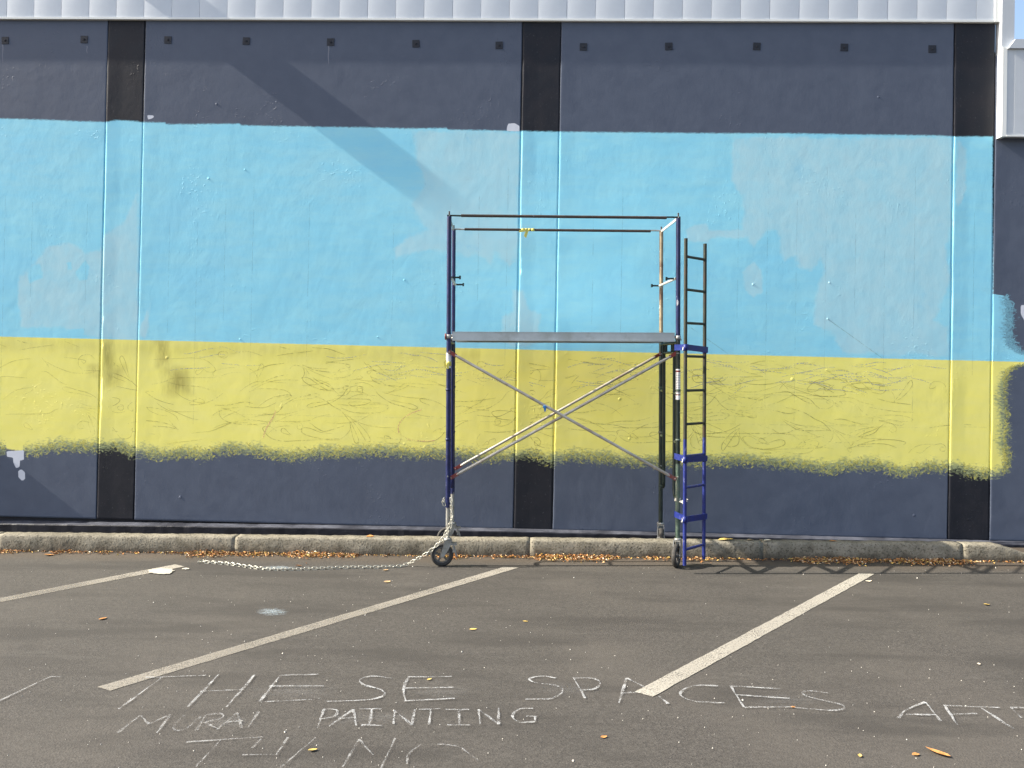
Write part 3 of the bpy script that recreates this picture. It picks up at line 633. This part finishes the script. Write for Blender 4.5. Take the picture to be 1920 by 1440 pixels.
# one stretch of the drawing, stroke by stroke; the painters repeat the same feathered scrolls along the band
SCROLL = [
 [(790,320),(815,365),(900,410),(1000,435),(1080,440)], [(790,320),(850,325),(920,370),(1000,420),(1050,435)], [(900,340),(960,380),(1030,410),(1080,440)], [(905,338),(980,345),(1060,380),(1100,430),(1140,465)],
 [(1130,470),(1200,465),(1240,430),(1240,395),(1205,380),(1180,400),(1200,420),(1215,405)], [(1130,468),(1250,458),(1340,465),(1440,515)], [(840,462),(920,480),(1010,515),(1090,570),(1150,600),(1190,640),(1230,690)],
 [(1100,570),(1200,580),(1320,575),(1390,555),(1405,530),(1340,520),(1080,525)], [(1150,600),(1250,635),(1380,640),(1500,630),(1560,600),(1570,570),(1500,555),(1400,560)], [(1200,640),(1300,700),(1400,735),(1520,750),(1650,748)],
 [(1230,690),(1250,780),(1270,860),(1295,900),(1315,870),(1290,800),(1240,700)], [(1240,700),(1300,780),(1350,860),(1390,915),(1405,880),(1380,820),(1310,740),(1235,690)], [(1240,700),(1230,780),(1180,840),(1120,875),(1020,880)],
 [(1120,875),(1000,880),(880,865),(790,830),(790,790),(850,785),(950,820),(1060,830)], [(870,720),(940,770),(1000,795),(1080,775),(1180,740)], [(1130,870),(800,890),(650,900),(540,880),(470,820),(460,780),(520,770),(580,810)], [(700,850),(640,792),(612,800),(620,828),(690,850)],
 [(45,160),(100,170),(130,140),(110,112),(60,115),(40,140),(70,160),(110,150)], [(350,305),(420,270),(520,230),(690,205)], [(240,470),(300,425),(380,385),(480,380),(650,388)], [(330,420),(440,370),(560,320),(660,300)], [(400,590),(480,530),(580,490),(690,478),(680,510),(600,540)],
 [(0,585),(120,580),(260,550),(340,560)], [(800,225),(900,245),(1030,250)], [(810,225),(900,265),(1020,285),(1150,285),(1250,255)], [(830,235),(960,290),(1100,330),(1250,330),(1340,310),(1320,285)], [(800,220),(840,260),(870,300)],
 [(1015,185),(1100,165),(1200,150),(1340,130)], [(1015,188),(1150,200),(1230,215),(1215,240),(1190,215)], [(1345,185),(1400,245),(1480,275),(1570,280)], [(1345,182),(1390,190),(1440,240),(1530,275)], [(1430,205),(1480,200),(1530,250),(1570,278)],
 [(1570,280),(1650,295),(1690,260),(1680,225),(1640,225),(1640,260),(1670,262)], [(1400,310),(1430,360),(1520,390),(1640,400),(1710,405)], [(1405,308),(1460,325),(1540,370),(1640,400)], [(1290,425),(1330,420),(1325,392),(1285,390),(1283,430),(1310,440)],
 [(1285,385),(1360,375),(1440,405),(1490,470),(1540,510),(1620,555),(1720,580),(1810,605),(1850,590),(1800,560),(1700,545),(1580,520)], [(1630,345),(1740,375),(1860,390),(1920,395)], [(1540,450),(1680,475),(1800,488),(1920,490)], [(1550,880),(1600,920),(1680,900),(1700,830),(1670,780)],
 [(1560,870),(1555,830),(1600,840),(1610,860)], [(40,650),(60,720),(140,765),(300,780),(460,765)], [(60,630),(150,650),(240,690),(330,740)], [(420,740),(600,735),(840,725),(920,690),(1040,660)], [(340,690),(480,660),(660,650),(830,600)], [(140,125),(240,100),(320,95),(440,130)],
 [(560,135),(660,115),(800,95),(900,80)], [(540,45),(600,60),(680,75)], [(880,45),(1010,50),(1100,75),(1170,100)]]
def densify(pts, n=6):
    v = smooth_line([(x, y, 0) for x, y in pts], n); return [(p.x, p.y) for p in v]
def scroll(ox, oy, sx, sy, keep, soft, rot=0.0):
    for st in SCROLL:
        if dr.random() > keep: continue
        jx, jy = dr.uniform(-3, 3), dr.uniform(-3, 3); out = []
        for x, y in densify(st):
            u, v = (x-960)/4.8*sx, (y-540)/4.8*sy; px = ox+u*math.cos(rot)-v*math.sin(rot)+jx; out.append((px, oy+u*math.sin(rot)+v*math.cos(rot)+(px-ox)*.0247+jy))
        stroke('pencil_soft' if dr.random() < soft else 'pencil', out)
scroll(600, 752.5, 1, 1, 1.0, .35)
scroll(1050, 768, -1, 1, .8, .45); scroll(1440, 775, -.95, .95, .75, .5, .03); scroll(1620, 782, 1, -.9, .7, .6); scroll(300, 742, -1, -.95, .62, .75); scroll(110, 740, .9, 1, .5, .85); scroll(860, 764, 1, -1, .45, .7); scroll(1250, 770, .9, .85, .6, .7); scroll(1500, 778, 1.05, .9, .55, .75); scroll(430, 747, .9, -.85, .4, .85); scroll(740, 757, -.9, .9, .4, .8)
for zone, num in (((680, 800), 16), ((1075, 1180), 14), ((1290, 1420), 14), ((1480, 1720), 34), ((390, 430), 5), ((880, 960), 6)):
    for _ in range(num):
        x = dr.uniform(*zone); y = yline(x)+dr.uniform(8, 60); l = dr.uniform(25, 80)*dr.choice((-1, 1))
        stroke('pencil_blue', bez((x, y), (x+l*.3, y+dr.uniform(-8, 8)), (x+l*.7, y+dr.uniform(0, 12)), (x+l, y+dr.uniform(0, 16))), .006)
for kind, m in sk.items(): m.build('pencil_sketch', M[kind], bld, {'pencil': 'dark pencil plumes and curls on the yellow band', 'pencil_soft': 'faint pencil flow lines on the yellow band', 'pencil_blue': 'lavender chalk scribbles near the top of the yellow band'}[kind], 'stuff')
for a, b, c2, d, wd in (((517, 770), (512, 790), (495, 800), (494, 822), .014), ((790, 768), (755, 778), (742, 795), (748, 812), .011), ((760, 822), (780, 828), (800, 828), (815, 826), .011)):
    pk = MB(); wall_line(pk, bez(a, b, c2, d), wd, .0006); pk.build('pink_chalk_mark', M['pencil_pink'], bld)

# ------------------------------------------------------------------ mobile scaffold
W, D = 2.134, .80
TH = .055
base = np.array([-.846, -1.214, gz(-.846)])
sc = thing('mobile_scaffold', 'wheeled scaffold tower with one plank deck, guard rails and crossed braces', 'scaffold', tuple(base), (0, -SLOPE, TH))
bpy.context.view_layer.update()
SCM = Matrix.Translation(Vector(base)) @ sc.rotation_euler.to_matrix().to_4x4(); SCI = SCM.inverted()
def loc(px, py, Y): return SCI @ Vector(at(px, py, Y))
R = .0215
B_LO, B_HI = .83, 1.975
DROP = .012                                               # the strip behind the kerb lies a touch lower
def caster(x, y, ang, zoff, label=None):
    ct = MB(); zc_ = .105
    tr_ = .052                                            # trail of the wheel behind the stem
    for s in (-1, 1):                                     # fork cheeks
        vs = [(.035, s*.027, .235), (-.030, s*.027, .235), (-.045, s*.030, .175), (-tr_-.020, s*.030, .088), (-tr_+.012, s*.030, .085), (.010, s*.030, .165)]
        vs += [(a, b+s*.005, c_) for a, b, c_ in vs]; k = 6
        ct.add(vs, [tuple(range(6)), tuple(range(11, 5, -1))]+[(i, (i+1) % 6, (i+1) % 6+6, i+6) for i in range(6)])
    ct.box((-.036, -.033, .232), (.040, .033, .242))
    o = ct.build('caster', M['galv'], sc, label); o.location = (x, y, zoff); o.rotation_euler = (0, 0, ang)
    MB().lathe((0, 0, .242), (0, 0, 1), [(0, .001), (0, .036), (.010, .038), (.018, .032), (.020, .001)], 20).build('swivel_bearing', M['galv'], o)
    wc = (-tr_, 0, zc_)
    MB().lathe(wc, (0, 1, 0), [(-.012, .075), (-.020, .082), (-.022, .094), (-.014, .104), (0, .1055), (.014, .104), (.022, .094), (.020, .082), (.012, .075)], 36).build('tyre', M['rubber'], o)
    rim = MB().lathe(wc, (0, 1, 0), [(-.015, .064), (-.017, .077), (.017, .077), (.015, .064)], 32)
    rim.lathe(wc, (0, 1, 0), [(-.024, .001), (-.024, .022), (.024, .022), (.024, .001)], 20)
    for i in range(5):
        a = 2*math.pi*i/5+.4; rim.obox((wc[0]+.043*math.cos(a), 0, wc[2]+.043*math.sin(a)), (.024*math.cos(a), 0, .024*math.sin(a)), (0, .010, 0), (-.007*math.sin(a), 0, .007*math.cos(a)))
    rim.build('rim', M['rim'], o)
    MB().tube([(wc[0], -.042, wc[2]), (wc[0], .042, wc[2])], .008, 8).build('axle_bolt', M['galv'], o)
    br = MB().obox((.052, 0, .205), (.030, 0, -.004), (0, .022, 0), (.002, 0, .012)); br.obox((.070, 0, .135), (.010, 0, -.004), (0, .018, 0), (-.012, 0, .045)); br.obox((.052, 0, .165), (.006, 0, .002), (0, .024, 0), (.002, 0, .035))
    br.build('brake_lever', M['galv'], o)
M['rim'] = plain('caster_rim', (0.11, 0.105, 0.10), .5, .3, .2, 20)
caster(0, 0, .10, 0, 'front left caster with its wheel side on'); caster(W, 0, 1.12, 0, 'front right caster turned edge on')
caster(0, D, .15, -DROP); caster(W, D, 1.45, -DROP)
# end frames: two legs, two inner legs, stubs and header bars each
for side, fx in ((0, 0.0), (1, W)):
    fm = M['blue'] if side == 0 else M['green']; sgn = 1 if side == 0 else -1
    for k, fy in ((0, 0.0), (1, D)):
        lo = .26-(DROP if k else 0)
        if side == 0: MB().tube([(fx, fy, lo), (fx, fy, .545)], R*.86, 14).build('stem_tube', M['galv'], sc); a = .54
        elif k == 0: MB().tube([(fx, fy, lo), (fx, fy, .95)], R, 14).build('stem_tube', M['green_pale'], sc); a = .95
        else: a = lo
        MB().tube([(fx, fy, a), (fx, fy, 2.13)], R, 14).build('frame_leg', fm, sc)
        d = 1 if k == 0 else -1; iy = fy+d*.155
        zb_ = .62
        pts = [(fx, iy, 2.09)]+[(fx, iy, zb_+.07)]+[(fx, iy-d*.07*(1-math.cos(t)), zb_+.07-.07*math.sin(t)) for t in (.4, .8, 1.2, 1.57)]+[(fx, fy+d*R*.6, zb_)]
        MB().tube(pts, .0165, 12).build('inner_leg', fm, sc)
        for z in (1.60, 1.14):
            MB().tube([(fx, fy+d*.01, z), (fx, iy, z)], .0125, 10).build('frame_stub', M['green_pale'] if side else fm, sc)
            MB().lathe((fx-sgn*.0, fy, z+.02), (0, 0, 1), [(0, R-.002), (0, R+.004), (.02, R+.004), (.02, R-.002)], 14).build('weld_collar', M['green_pale'] if side else fm, sc)
        MB().lathe((fx, fy, 2.105), (0, 0, 1), [(0, R-.001), (0, R+.005), (.035, R+.005), (.035, R-.001)], 16).build('coupling_collar', M['galv'] if side else M['white_metal'], sc)
    MB().tube([(fx, 0, 2.075), (fx, D, 2.075)], .0165, 12).build('header_bar', fm, sc)
    MB().tube([(fx, .155, 1.985), (fx, D-.155, 1.985)], .0125, 12).build('header_bar', fm, sc)
    for q in (.33, .67): MB().tube([(fx, D*q, 1.985), (fx, D*q, 2.075)], .0125, 10).build('header_strut', fm, sc)
    for fy in (0.0, D):
        for z in (B_LO, B_HI): MB().tube([(fx-.002, fy-.034, z), (fx-.002, fy, z)], .007, 8).build('brace_stud', M['galv'], sc)
        MB().tube([(fx-sgn*.035, fy-.006, 2.10), (fx+sgn*.03, fy-.006, 2.10)], .0045, 6).build('locking_pin', M['galv'], sc)
    # guard posts, top rails and the toggled cross bars half way up
    for k, fy in ((0, 0.0), (1, D)):
        pmx = M['rusty'] if (side == 1 and k == 1) else M['blue']
        MB().tube([(fx, fy, 2.135), (fx, fy, 3.235)], R*(.93 if k else 1), 14).build('guard_post', pmx, sc, 'tan rusted guard post' if (side and k) else None)
        MB().tube([(fx, fy, 3.235), (fx, fy, 3.285)], .007, 8).build('post_pin', M['brown'], sc)
    m = MB().obox((fx, D/2, 3.238), (.004, 0, 0), (0, D/2+.015, 0), (0, 0, .012)); m.build('end_rail', M['white_metal'], sc)
    m = MB().tube([(fx-sgn*.012+sgn*.028, .02, 2.675), (fx+sgn*.02, D-.02, 2.675)], .012, 10); m.build('gate_bar', M['white_metal'], sc)
    for fy in (.05, D-.02): MB().obox((fx+sgn*.055, fy, 2.675), (.052, 0, 0), (0, .008, 0), (0, 0, .008)).obox((fx+sgn*.10, fy, 2.675), (.008, 0, 0), (0, .012, 0), (0, 0, .016)).build('toggle_pin', M['green'], sc)
for fy, lb in ((0.0, 'front top rail with flecks of blue paint'), (D, 'rear top rail with yellow tape')):
    z = 3.245
    m = MB().tube([(.11, fy, z), (W-.11, fy, z-.006)], .0135, 12); ra = m.build('guard_rail', M['brown'], sc, lb)
    for x0, x1 in ((-.02, .13), (W-.13, W+.02)): MB().tube([(x0, fy, z), ((x0+x1)/2, fy, z), (x1, fy, z-.002)], .0085, 10).build('rail_end', M['galv'] if fy else M['green'], ra)
# plank deck
pk_ = MB(); z1, z0 = 2.165, 2.085; y0, y1 = -.015, D-.06
for ya, yb in ((y0, y0+.006), (y1-.006, y1)): pk_.box((.035, ya, z0+.012), (W-.035, yb, z1-.004))
pk_.box((.035, y0-.006, z0-.002), (W-.035, y0+.03, z0+.012)); pk_.box((.035, y1-.03, z0-.002), (W-.035, y1+.006, z0+.012)); pk_.box((.033, y0-.003, z1-.004), (W-.033, y1+.003, z1+.002))
pk_ = pk_.build('platform_deck', M['alu'], sc)
for i in range(9):
    x = .12+(W-.24)*i/8; MB().box((x-.022, y0+.0065, z0+.022), (x+.022, y1-.0065, z1-.0045)).build('deck_rib', M['under'], pk_)
for x in (.0, W):
    s = 1 if x == 0 else -1
    for y in (.09, D-.15): MB().tube([(x+s*.05, y, 2.13), (x+s*.02, y, 2.135), (x-s*.008, y, 2.118), (x-s*.024, y, 2.09)], .011, 8).build('deck_hook', M['galv'], pk_)
MB().lathe((-.035, 0, 2.12), (1, 0, 0), [(0, .001), (0, .030), (.012, .030), (.012, .001)], 16).build('red_cap', M['red'], sc)
# braces
def flat_tip(m, p, d, L, r):
    d = d.normalized(); side = d.cross(Vector((0, 1, 0))).normalized()
    m.obox(p+d*L*.5, d*L*.5, Vector((0, .004, 0)), side*r)
def brace(a, b, label):
    a, b = Vector(a), Vector(b); d = (b-a).normalized()
    o = MB().tube([a+d*.07, a+d*.11, b-d*.11, b-d*.07], [.009, .0138, .0138, .009], 12).build('cross_brace', M['brace'], sc, label)
    for p, q in ((a, d), (b, -d)):
        m = MB(); flat_tip(m, p, q, .085, .0165); m.build('brace_tip', M['red'], o)
        MB().tube([p+q*.012+Vector((0, -.022, 0)), p+q*.012+Vector((0, .03, 0))], .006, 8).build('brace_pin', M['galv'], o)
A0, A1 = loc(848, 659, -1.235), loc(1263, 899, -1.135); brace((.0, -.030, A0.z), (W-.02, -.030, A1.z), 'front brace falling from upper left to lower right')
B0, B1 = loc(1263, 661, -1.12), loc(846, 897, -1.22); brace((W-.005, .0, B0.z), (.02, .0, B1.z), 'front brace rising from lower left to upper right')
C0, C1 = loc(1236, 663, -.32), loc(850, 879, -.42); brace((W-.005, D-.03, C0.z), (.02, D-.03, C1.z), 'rear brace rising from lower left to upper right')
# tie of pale rope, stickers
ro = MB()
for i in range(3): ro.lathe((W, .008, .60+.010*i), (0, .1, 1), [(0, R+.001), (0, R+.007), (.009, R+.007), (.009, R+.001)], 14)
for i in range(4): ro.tube([(W+.01, -.022, .60), (W+.03+.012*i, -.045, .605+.01*(i-1)), (W+.055+.01*i, -.05, .60+.016*(i-1.5))], .005, 6)
ro.build('rope_tie', M['rope'], sc)
def sticker(x, y, z0_, z1_, lines):
    m = MB(); n = 8; rr = R+.0012; vs = []
    for i in range(n+1):
        a = -math.pi*.5+(i/n-.5)*2.7; vs += [(x+rr*math.cos(a), y+rr*math.sin(a), z0_), (x+rr*math.cos(a), y+rr*math.sin(a), z1_)]
    o = m.add(vs, [(2*i, 2*i+2, 2*i+3, 2*i+1) for i in range(n)], True).build('warning_sticker', M['sticker'], sc)
    for zz, hh, mt in lines:
        b = MB(); rr2 = R+.0018; vs = []
        for i in range(n+1):
            a = -math.pi*.5+(i/n-.5)*2.2*(.9 if mt == 'ink' else 1.15); vs += [(x+rr2*math.cos(a), y+rr2*math.sin(a), zz), (x+rr2*math.cos(a), y+rr2*math.sin(a), zz+hh)]
        b.add(vs, [(2*i, 2*i+2, 2*i+3, 2*i+1) for i in range(n)], True).build('print_line', M[mt], o)
sticker(W, 0, 1.545, 1.83, [(1.80, .016, 'red'), (1.585, .010, 'red')]+[(1.61+.0155*i, .006, 'ink') for i in range(12)])
sticker(0, 0, 1.83, 1.97, [])

tp = MB(); q = loc(985, 429, -.42)
for i in range(4): tp.lathe((q.x-.04+.034*i, D, 3.243), (1, .1*(i % 3-1), .1), [(0, .0135), (0, .0165-.001*(i % 2)), (.033, .0155), (.033, .0135)], 10)
tp.obox((q.x+.01, D-.018, 3.205), (.012, 0, -.010), (0, .002, .002), (.012, .004, .038)); tp.obox((q.x-.03, D-.02, 3.23), (.035, 0, .006), (0, .002, 0), (.004, 0, .012))
tag(tp.build('yellow_tape', M['tape'], None), 'scrap of yellow tape knotted round the rear top rail', 'tape').matrix_world = SCM
bt = MB(); q = loc(1022, 764, -1.25)
bt.lathe((q.x-.012, -.030, q.z+.012), (.86, 0, -.5), [(0, .013), (0, .0175), (.03, .0175), (.03, .013)], 10); bt.add([(q.x-.014, -.047, q.z+.012), (q.x+.014, -.047, q.z+.004), (q.x+.010, -.05, q.z-.035), (q.x-.004, -.048, q.z-.044), (q.x-.006, -.05, q.z-.028)], [(0, 1, 2, 3, 4)])
tag(bt.build('blue_tape', M['blue_tape'], None), 'small flag of blue tape on the front brace', 'tape').matrix_world = SCM
yt = MB().lathe((0, 0, 1.85), (0, 0, 1), [(0, R+.002), (0, R+.006), (.04, R+.005), (.04, R+.002)], 12); yt.obox((-.026, -.012, 1.865), (.012, 0, .01), (0, .003, 0), (-.006, 0, .03)); yt.obox((-.005, -.026, 1.85), (.010, 0, 0), (0, .003, 0), (.002, 0, .028))
tag(yt.build('yellow_tape', M['tape'], None), 'yellow tape tied below the sticker on the left front post', 'tape').matrix_world = SCM

# ------------------------------------------------------------------ clip-on ladder
YL, YR = -1.38, -1.10
l0, l1 = Vector(at(1283.5, 1060, YL)), Vector(at(1286, 447, YL)); r0, r1 = Vector(at(1319.5, 1048, YR)), Vector(at(1322, 457, YR))
lad = thing('ladder', 'narrow green and blue steel ladder clipped to the right end of the scaffold', 'ladder', tuple(l0))
def L_(p): return Vector(p)-l0
def frac(a, b, f): return a.lerp(b, f)
ft = .385
for a, b in ((l0, l1), (r0, r1)):
    m1 = frac(a, b, ft)
    MB().tube([L_(a), L_(m1)], .0165, 12).build('stile', M['blue_bright'], lad, 'blue lower length of a stile')
    MB().tube([L_(m1), L_(b)], .0165, 12).build('stile', M['olive'], lad)
zL = [481, 543, 606, 668.5, 733, 796, 856, 915, 976, 1031]; zR = [487, 547.5, 608, 669.5, 732, 793.5, 852, 909, 967, 1021]
for i, (a, b) in enumerate(zip(zL, zR)):
    p = frac(l1, l0, (a-447)/613.0); q = frac(r1, r0, (b-457)/591.0)
    MB().tube([L_(p), L_(q)], .0125, 10).build('rung', M['olive'] if i < 6 else M['blue_bright'], lad)
fr = SCM @ Vector((W, 0, 1.0))
for py in (651.5, 862, 974):
    f = (py-447)/613.0; p = frac(l1, l0, f); q = frac(r1, r0, f+.004); 
    post = SCM @ Vector((W, 0, 0)); ax = (SCM.to_3x3() @ Vector((0, 0, 1))); post = post+ax*((p.z-post.z)/ax.z)
    post = post+Vector((-.035, -.028, 0))
    br = MB(); hgt = .027
    for s, e in ((post, p+Vector((.02, -.019, 0))), (p+Vector((.005, .0, 0)), q+Vector((.025, -.0185, 0)))):
        d = (e-s); n_ = d.cross(Vector((0, 0, 1))).normalized(); br.obox(L_((s+e)/2), d/2, n_*.0035, Vector((0, 0, hgt)))
    for c_ in (p, q): br.lathe(L_(c_)-Vector((0, 0, .032)), (0, 0, 1), [(0, .016), (0, .0195), (.058, .0195), (.058, .016)], 14)
    b_ = br.build('clamp_bracket', M['blue_bright'], lad)
    for c_ in (p.lerp(post, .22), q): MB().tube([L_(c_)+Vector((0, -.036, -.006)), L_(c_)+Vector((0, -.008, -.004))], [.011, .010], 8).build('clamp_bolt', M['galv'], b_)
    c_ = p.lerp(post, .22); MB().tube([L_(c_)+Vector((0, -.035, 0)), L_(c_)+Vector((-.010, -.045, -.03))], .006, 6).build('wing_lever', M['galv'], b_)

# ------------------------------------------------------------------ chain
ch = thing('chain', 'pale steel chain hanging from the left scaffold leg and trailing over the asphalt', 'chain', tuple(on_ground(800, 1062)))
c0 = Vector(ch.location)
def gp(px, py, h=.012): return Vector(on_ground(px, py, h))
YC = -1.262
path = [Vector(at(846, 934, YC+.01)), Vector(at(846.5, 955, YC)), Vector(at(846, 972, YC)), Vector(at(841, 988, YC)), Vector(at(834, 1003, YC-.005)), Vector(at(823, 1018, YC-.01)), Vector(at(810, 1030, YC-.012)), Vector(at(796, 1040, YC-.01)), Vector(at(780, 1049, YC-.005)), gp(762, 1058, .02), gp(742, 1062), gp(700, 1063), gp(640, 1064), gp(580, 1066), gp(530, 1067), gp(495, 1066), gp(465, 1062), gp(430, 1057), gp(400, 1054.5), gp(384, 1053.5), gp(380, 1051), gp(374, 1053.5), gp(368, 1055)]
def resample(pts, step):
    pts = smooth_line(pts, 10); out = [pts[0]]; acc = 0
    for a, b in zip(pts[:-1], pts[1:]):
        d = (b-a).length; t = step-acc
        while t <= d: out.append(a.lerp(b, t/d)); t += step
        acc = (acc+d) % step
    return out
LN, LW, LR = .0245, .0128, .0030
ring = []
for i in range(14):
    a = 2*math.pi*i/14; x = LW*.75*math.cos(a); ring.append(((LN-LW*.75)*(1 if math.cos(a) > 0 else -1)+x, LW*math.sin(a)*.95, 0))
lm = MB().tube(ring, LR, 6, closed=True); lme = bpy.data.meshes.new('link'); lme.from_pydata(lm.v, [], lm.f); lme.polygons.foreach_set('use_smooth', [True]*len(lm.f)); lme.materials.append(M['chain'])
def links(pts, tilt=0.0):
    P = resample(pts, .0345)
    for i in range(len(P)-1):
        d = (P[i+1]-P[i]).normalized(); o = put('link', lme, ch)
        y = Vector((0, 0, 1)).cross(d)
        if y.length < .2: y = Vector((0, 1, 0)).cross(d)
        y.normalize(); z = d.cross(y); a = (math.pi/2 if i % 2 else 0)*.92+rnd.uniform(-.25, .25)+.35
        yy = y*math.cos(a)+z*math.sin(a); zz = d.cross(yy); m = (P[i]+P[i+1])/2-c0
        o.matrix_basis = Matrix(((d.x, yy.x, zz.x, m.x), (d.y, yy.y, zz.y, m.y), (d.z, yy.z, zz.z, m.z), (0, 0, 0, 1)))
links(path)
links([Vector(at(849, 968, YC-.01)), Vector(at(846, 980, YC-.016)), Vector(at(843, 994, YC-.02)), Vector(at(838, 1004, YC-.02)), Vector(at(831, 1012, YC-.022))])
links([Vector(at(833, 934, YC+.03)), Vector(at(831, 942, YC+.03)), Vector(at(834, 948, YC+.03))])

# ------------------------------------------------------------------ fallen leaves and grit
def leaf_mesh(length, width, curl, fold, r):
    n = 6; vs = []
    for i in range(n+1):
        t = i/n; wd = width*.5*math.sin(math.pi*(t**.8))**.8*(1+r.uniform(-.08, .08)) if 0 < i < n else .001
        x = (t-.5)*length; z = curl*(4*(t-.5)**2)*length
        vs += [(x, -wd, z+fold*wd), (x, 0, z), (x, wd, z+fold*wd)]
    return vs, [f for i in range(n) for f in ((3*i, 3*i+3, 3*i+4, 3*i+1), (3*i+1, 3*i+4, 3*i+5, 3*i+2))]
LEAVES = [
 ((92, 1041), .10, .055, 'leaf_orange', 'orange leaf on the asphalt by the kerb at the far left', 0, .3),
 ((193, 1160), .065, .038, 'leaf_orange', 'small orange leaf between the left parking lines', 0, 1.1),
 ((1758, 1412), .12, .045, 'leaf_orange', 'large orange leaf in the bottom right corner', 0, 2.3),
 ((1717, 1415), .04, .024, 'leaf_orange', 'small orange leaf just left of the large corner leaf', 0, .2),
 ((1612, 1417), .035, .02, 'leaf_yellow', 'yellow leaf scrap left of the pair in the bottom right corner', 0, 1.2),
 ((586, 1407), .045, .024, 'leaf_yellow', 'yellow leaf scrap among the chalk letters of THANKS', 0, .5),
 ((887, 1180), .055, .028, 'leaf_yellow', 'yellow leaf below the middle parking line', 0, .3),
 ((1850, 1134), .055, .03, 'leaf_yellow', 'yellow leaf lying alone at the right of the asphalt', 0, .2),
 ((1132, 1382), .035, .02, 'leaf_orange', 'tiny orange leaf below the chalk word SPACES', 0, .3),
 ((805, 1274), .03, .02, 'leaf_yellow', 'tiny yellow leaf on the last letter of THESE', 0, .6),
 ((1487, 1326), .03, .018, 'leaf_orange', 'tiny orange leaf at the tail of SPACES', 0, .1),
 ((726, 1091), .075, .04, 'leaf_tan', 'tan curled leaf in front of the chain', 0, .9),
 ((723, 1069.5), .05, .03, 'leaf_tan', 'small tan leaf just under the chain', 0, .4),
 ((560, 1061), .06, .03, 'leaf_brown', 'brown leaf beside the middle of the chain', 0, .1),
 ((985, 1165), .04, .024, 'leaf_yellow', 'small pale leaf right of the middle parking line', 0, .1),
 ((1628, 1090), .06, .03, 'leaf_pale', 'pale leaf by the far end of the bright parking line', 0, .1),
 ((1835, 1245), .035, .022, 'leaf_pale', 'white scrap lying alone above the chalk AFTER', 0, 1.2),
 ((1362, 1016), .15, .07, 'leaf_yellow', 'broad yellow leaf on top of the kerb right of the ladder', 1, .05),
 ((1409, 1017), .075, .045, 'leaf_tan', 'tan leaf on top of the kerb, second from the ladder', 1, .2),
 ((1441, 1018), .075, .045, 'leaf_pale', 'pale leaf on top of the kerb, third from the ladder', 1, .1),
 ((1565, 1020), .075, .04, 'leaf_orange', 'orange leaf on top of the kerb near the bright parking line', 1, .0),
 ((694, 1009), .075, .05, 'leaf_orange', 'orange leaf on top of the kerb above the chain', 1, .1)]
for (px, py), ln, wd, mt, lb, onk, ang in LEAVES:
    vs, fs = leaf_mesh(ln, wd, rnd.uniform(.03, .12), rnd.uniform(.2, .5), rnd)
    o = MB().add(vs, fs, True).build('fallen_leaf', M[mt]); tag(o, lb, 'leaf', 'fallen leaves')
    if onk:
        p = at(px, py, -.75); x = p[0]; o.location = (x, kerb_y(x)+.085, gz(x)+.1635)
    else: o.location = Vector(on_ground(px, py, .004))
    o.rotation_euler = (rnd.uniform(-.15, .15), rnd.uniform(-.1, .1), ang)
lr = np.random.RandomState(11)
def density(x): return .10+.90*np.clip(np.sin(x*2.1+1)*.6+np.sin(x*5.3)*.45+np.sin(x*13.1)*.25+.35, 0, 1)
lit = {k: MB() for k in ('leaf_tan', 'leaf_orange', 'leaf_brown', 'leaf_yellow', 'leaf_pale')}
prob = ['leaf_tan']*4+['leaf_orange']*6+['leaf_brown']*5+['leaf_yellow']*2+['leaf_pale']
cnt = 0
while cnt < 7600:
    x = lr.uniform(-7.5, 5.6)
    if lr.rand() > density(x): continue
    cnt += 1; off = abs(lr.normal(0, .03+.045*density(x)))+.004; y = kerb_y(x)-off; h = max(0, .030-off*.32)*lr.rand()*density(x)
    L = lr.uniform(.010, .036)*(1.25 if lr.rand() < .12 else 1); a = lr.uniform(0, 6.28); wd = L*lr.uniform(.3, .6); t1, t2 = lr.normal(0, .45, 2)
    ux = Vector((math.cos(a), math.sin(a), t1*.6)).normalized(); uy = Vector((-math.sin(a), math.cos(a), t2)).normalized(); up = ux.cross(uy)
    c_ = Vector((x, y, gz(x)+.008+h)); kk = prob[lr.randint(len(prob))]
    lit[kk].add([c_-ux*L/2, c_-uy*wd/2+up*L*.2, c_+ux*L/2, c_+uy*wd/2+up*L*.2], [(0, 1, 2), (0, 2, 3)])
for k, m in lit.items():
    o = m.build('leaf_litter', M[k], kind='stuff'); tag(o, {'leaf_tan': 'drift of tan', 'leaf_orange': 'drift of orange', 'leaf_brown': 'drift of dark brown', 'leaf_yellow': 'sprinkle of yellow', 'leaf_pale': 'sprinkle of pale'}[k]+' leaf crumbs along the foot of the kerb', 'leaf litter')
gr = MB()
for _ in range(420):
    px, py = lr.uniform(-100, 2020), 1062+ (1445-1062)*lr.rand()**1.25; p = Vector(on_ground(px, py)); r = lr.uniform(.0015, .0034)*(2.0 if lr.rand() < .06 else 1)
    ps = [p+Vector((lr.uniform(.6, 1.3)*r*math.cos(a), lr.uniform(.6, 1.3)*r*math.sin(a), .001)) for a in (0, 1.57, 3.14, 4.71)]+[p+Vector((0, 0, r*1.1+.002))]
    gr.add(ps, [(0, 1, 4), (1, 2, 4), (2, 3, 4), (3, 0, 4)])
tag(gr.build('grit', M['grit'], kind='stuff'), 'pale grit and crumbs scattered over the asphalt', 'grit')
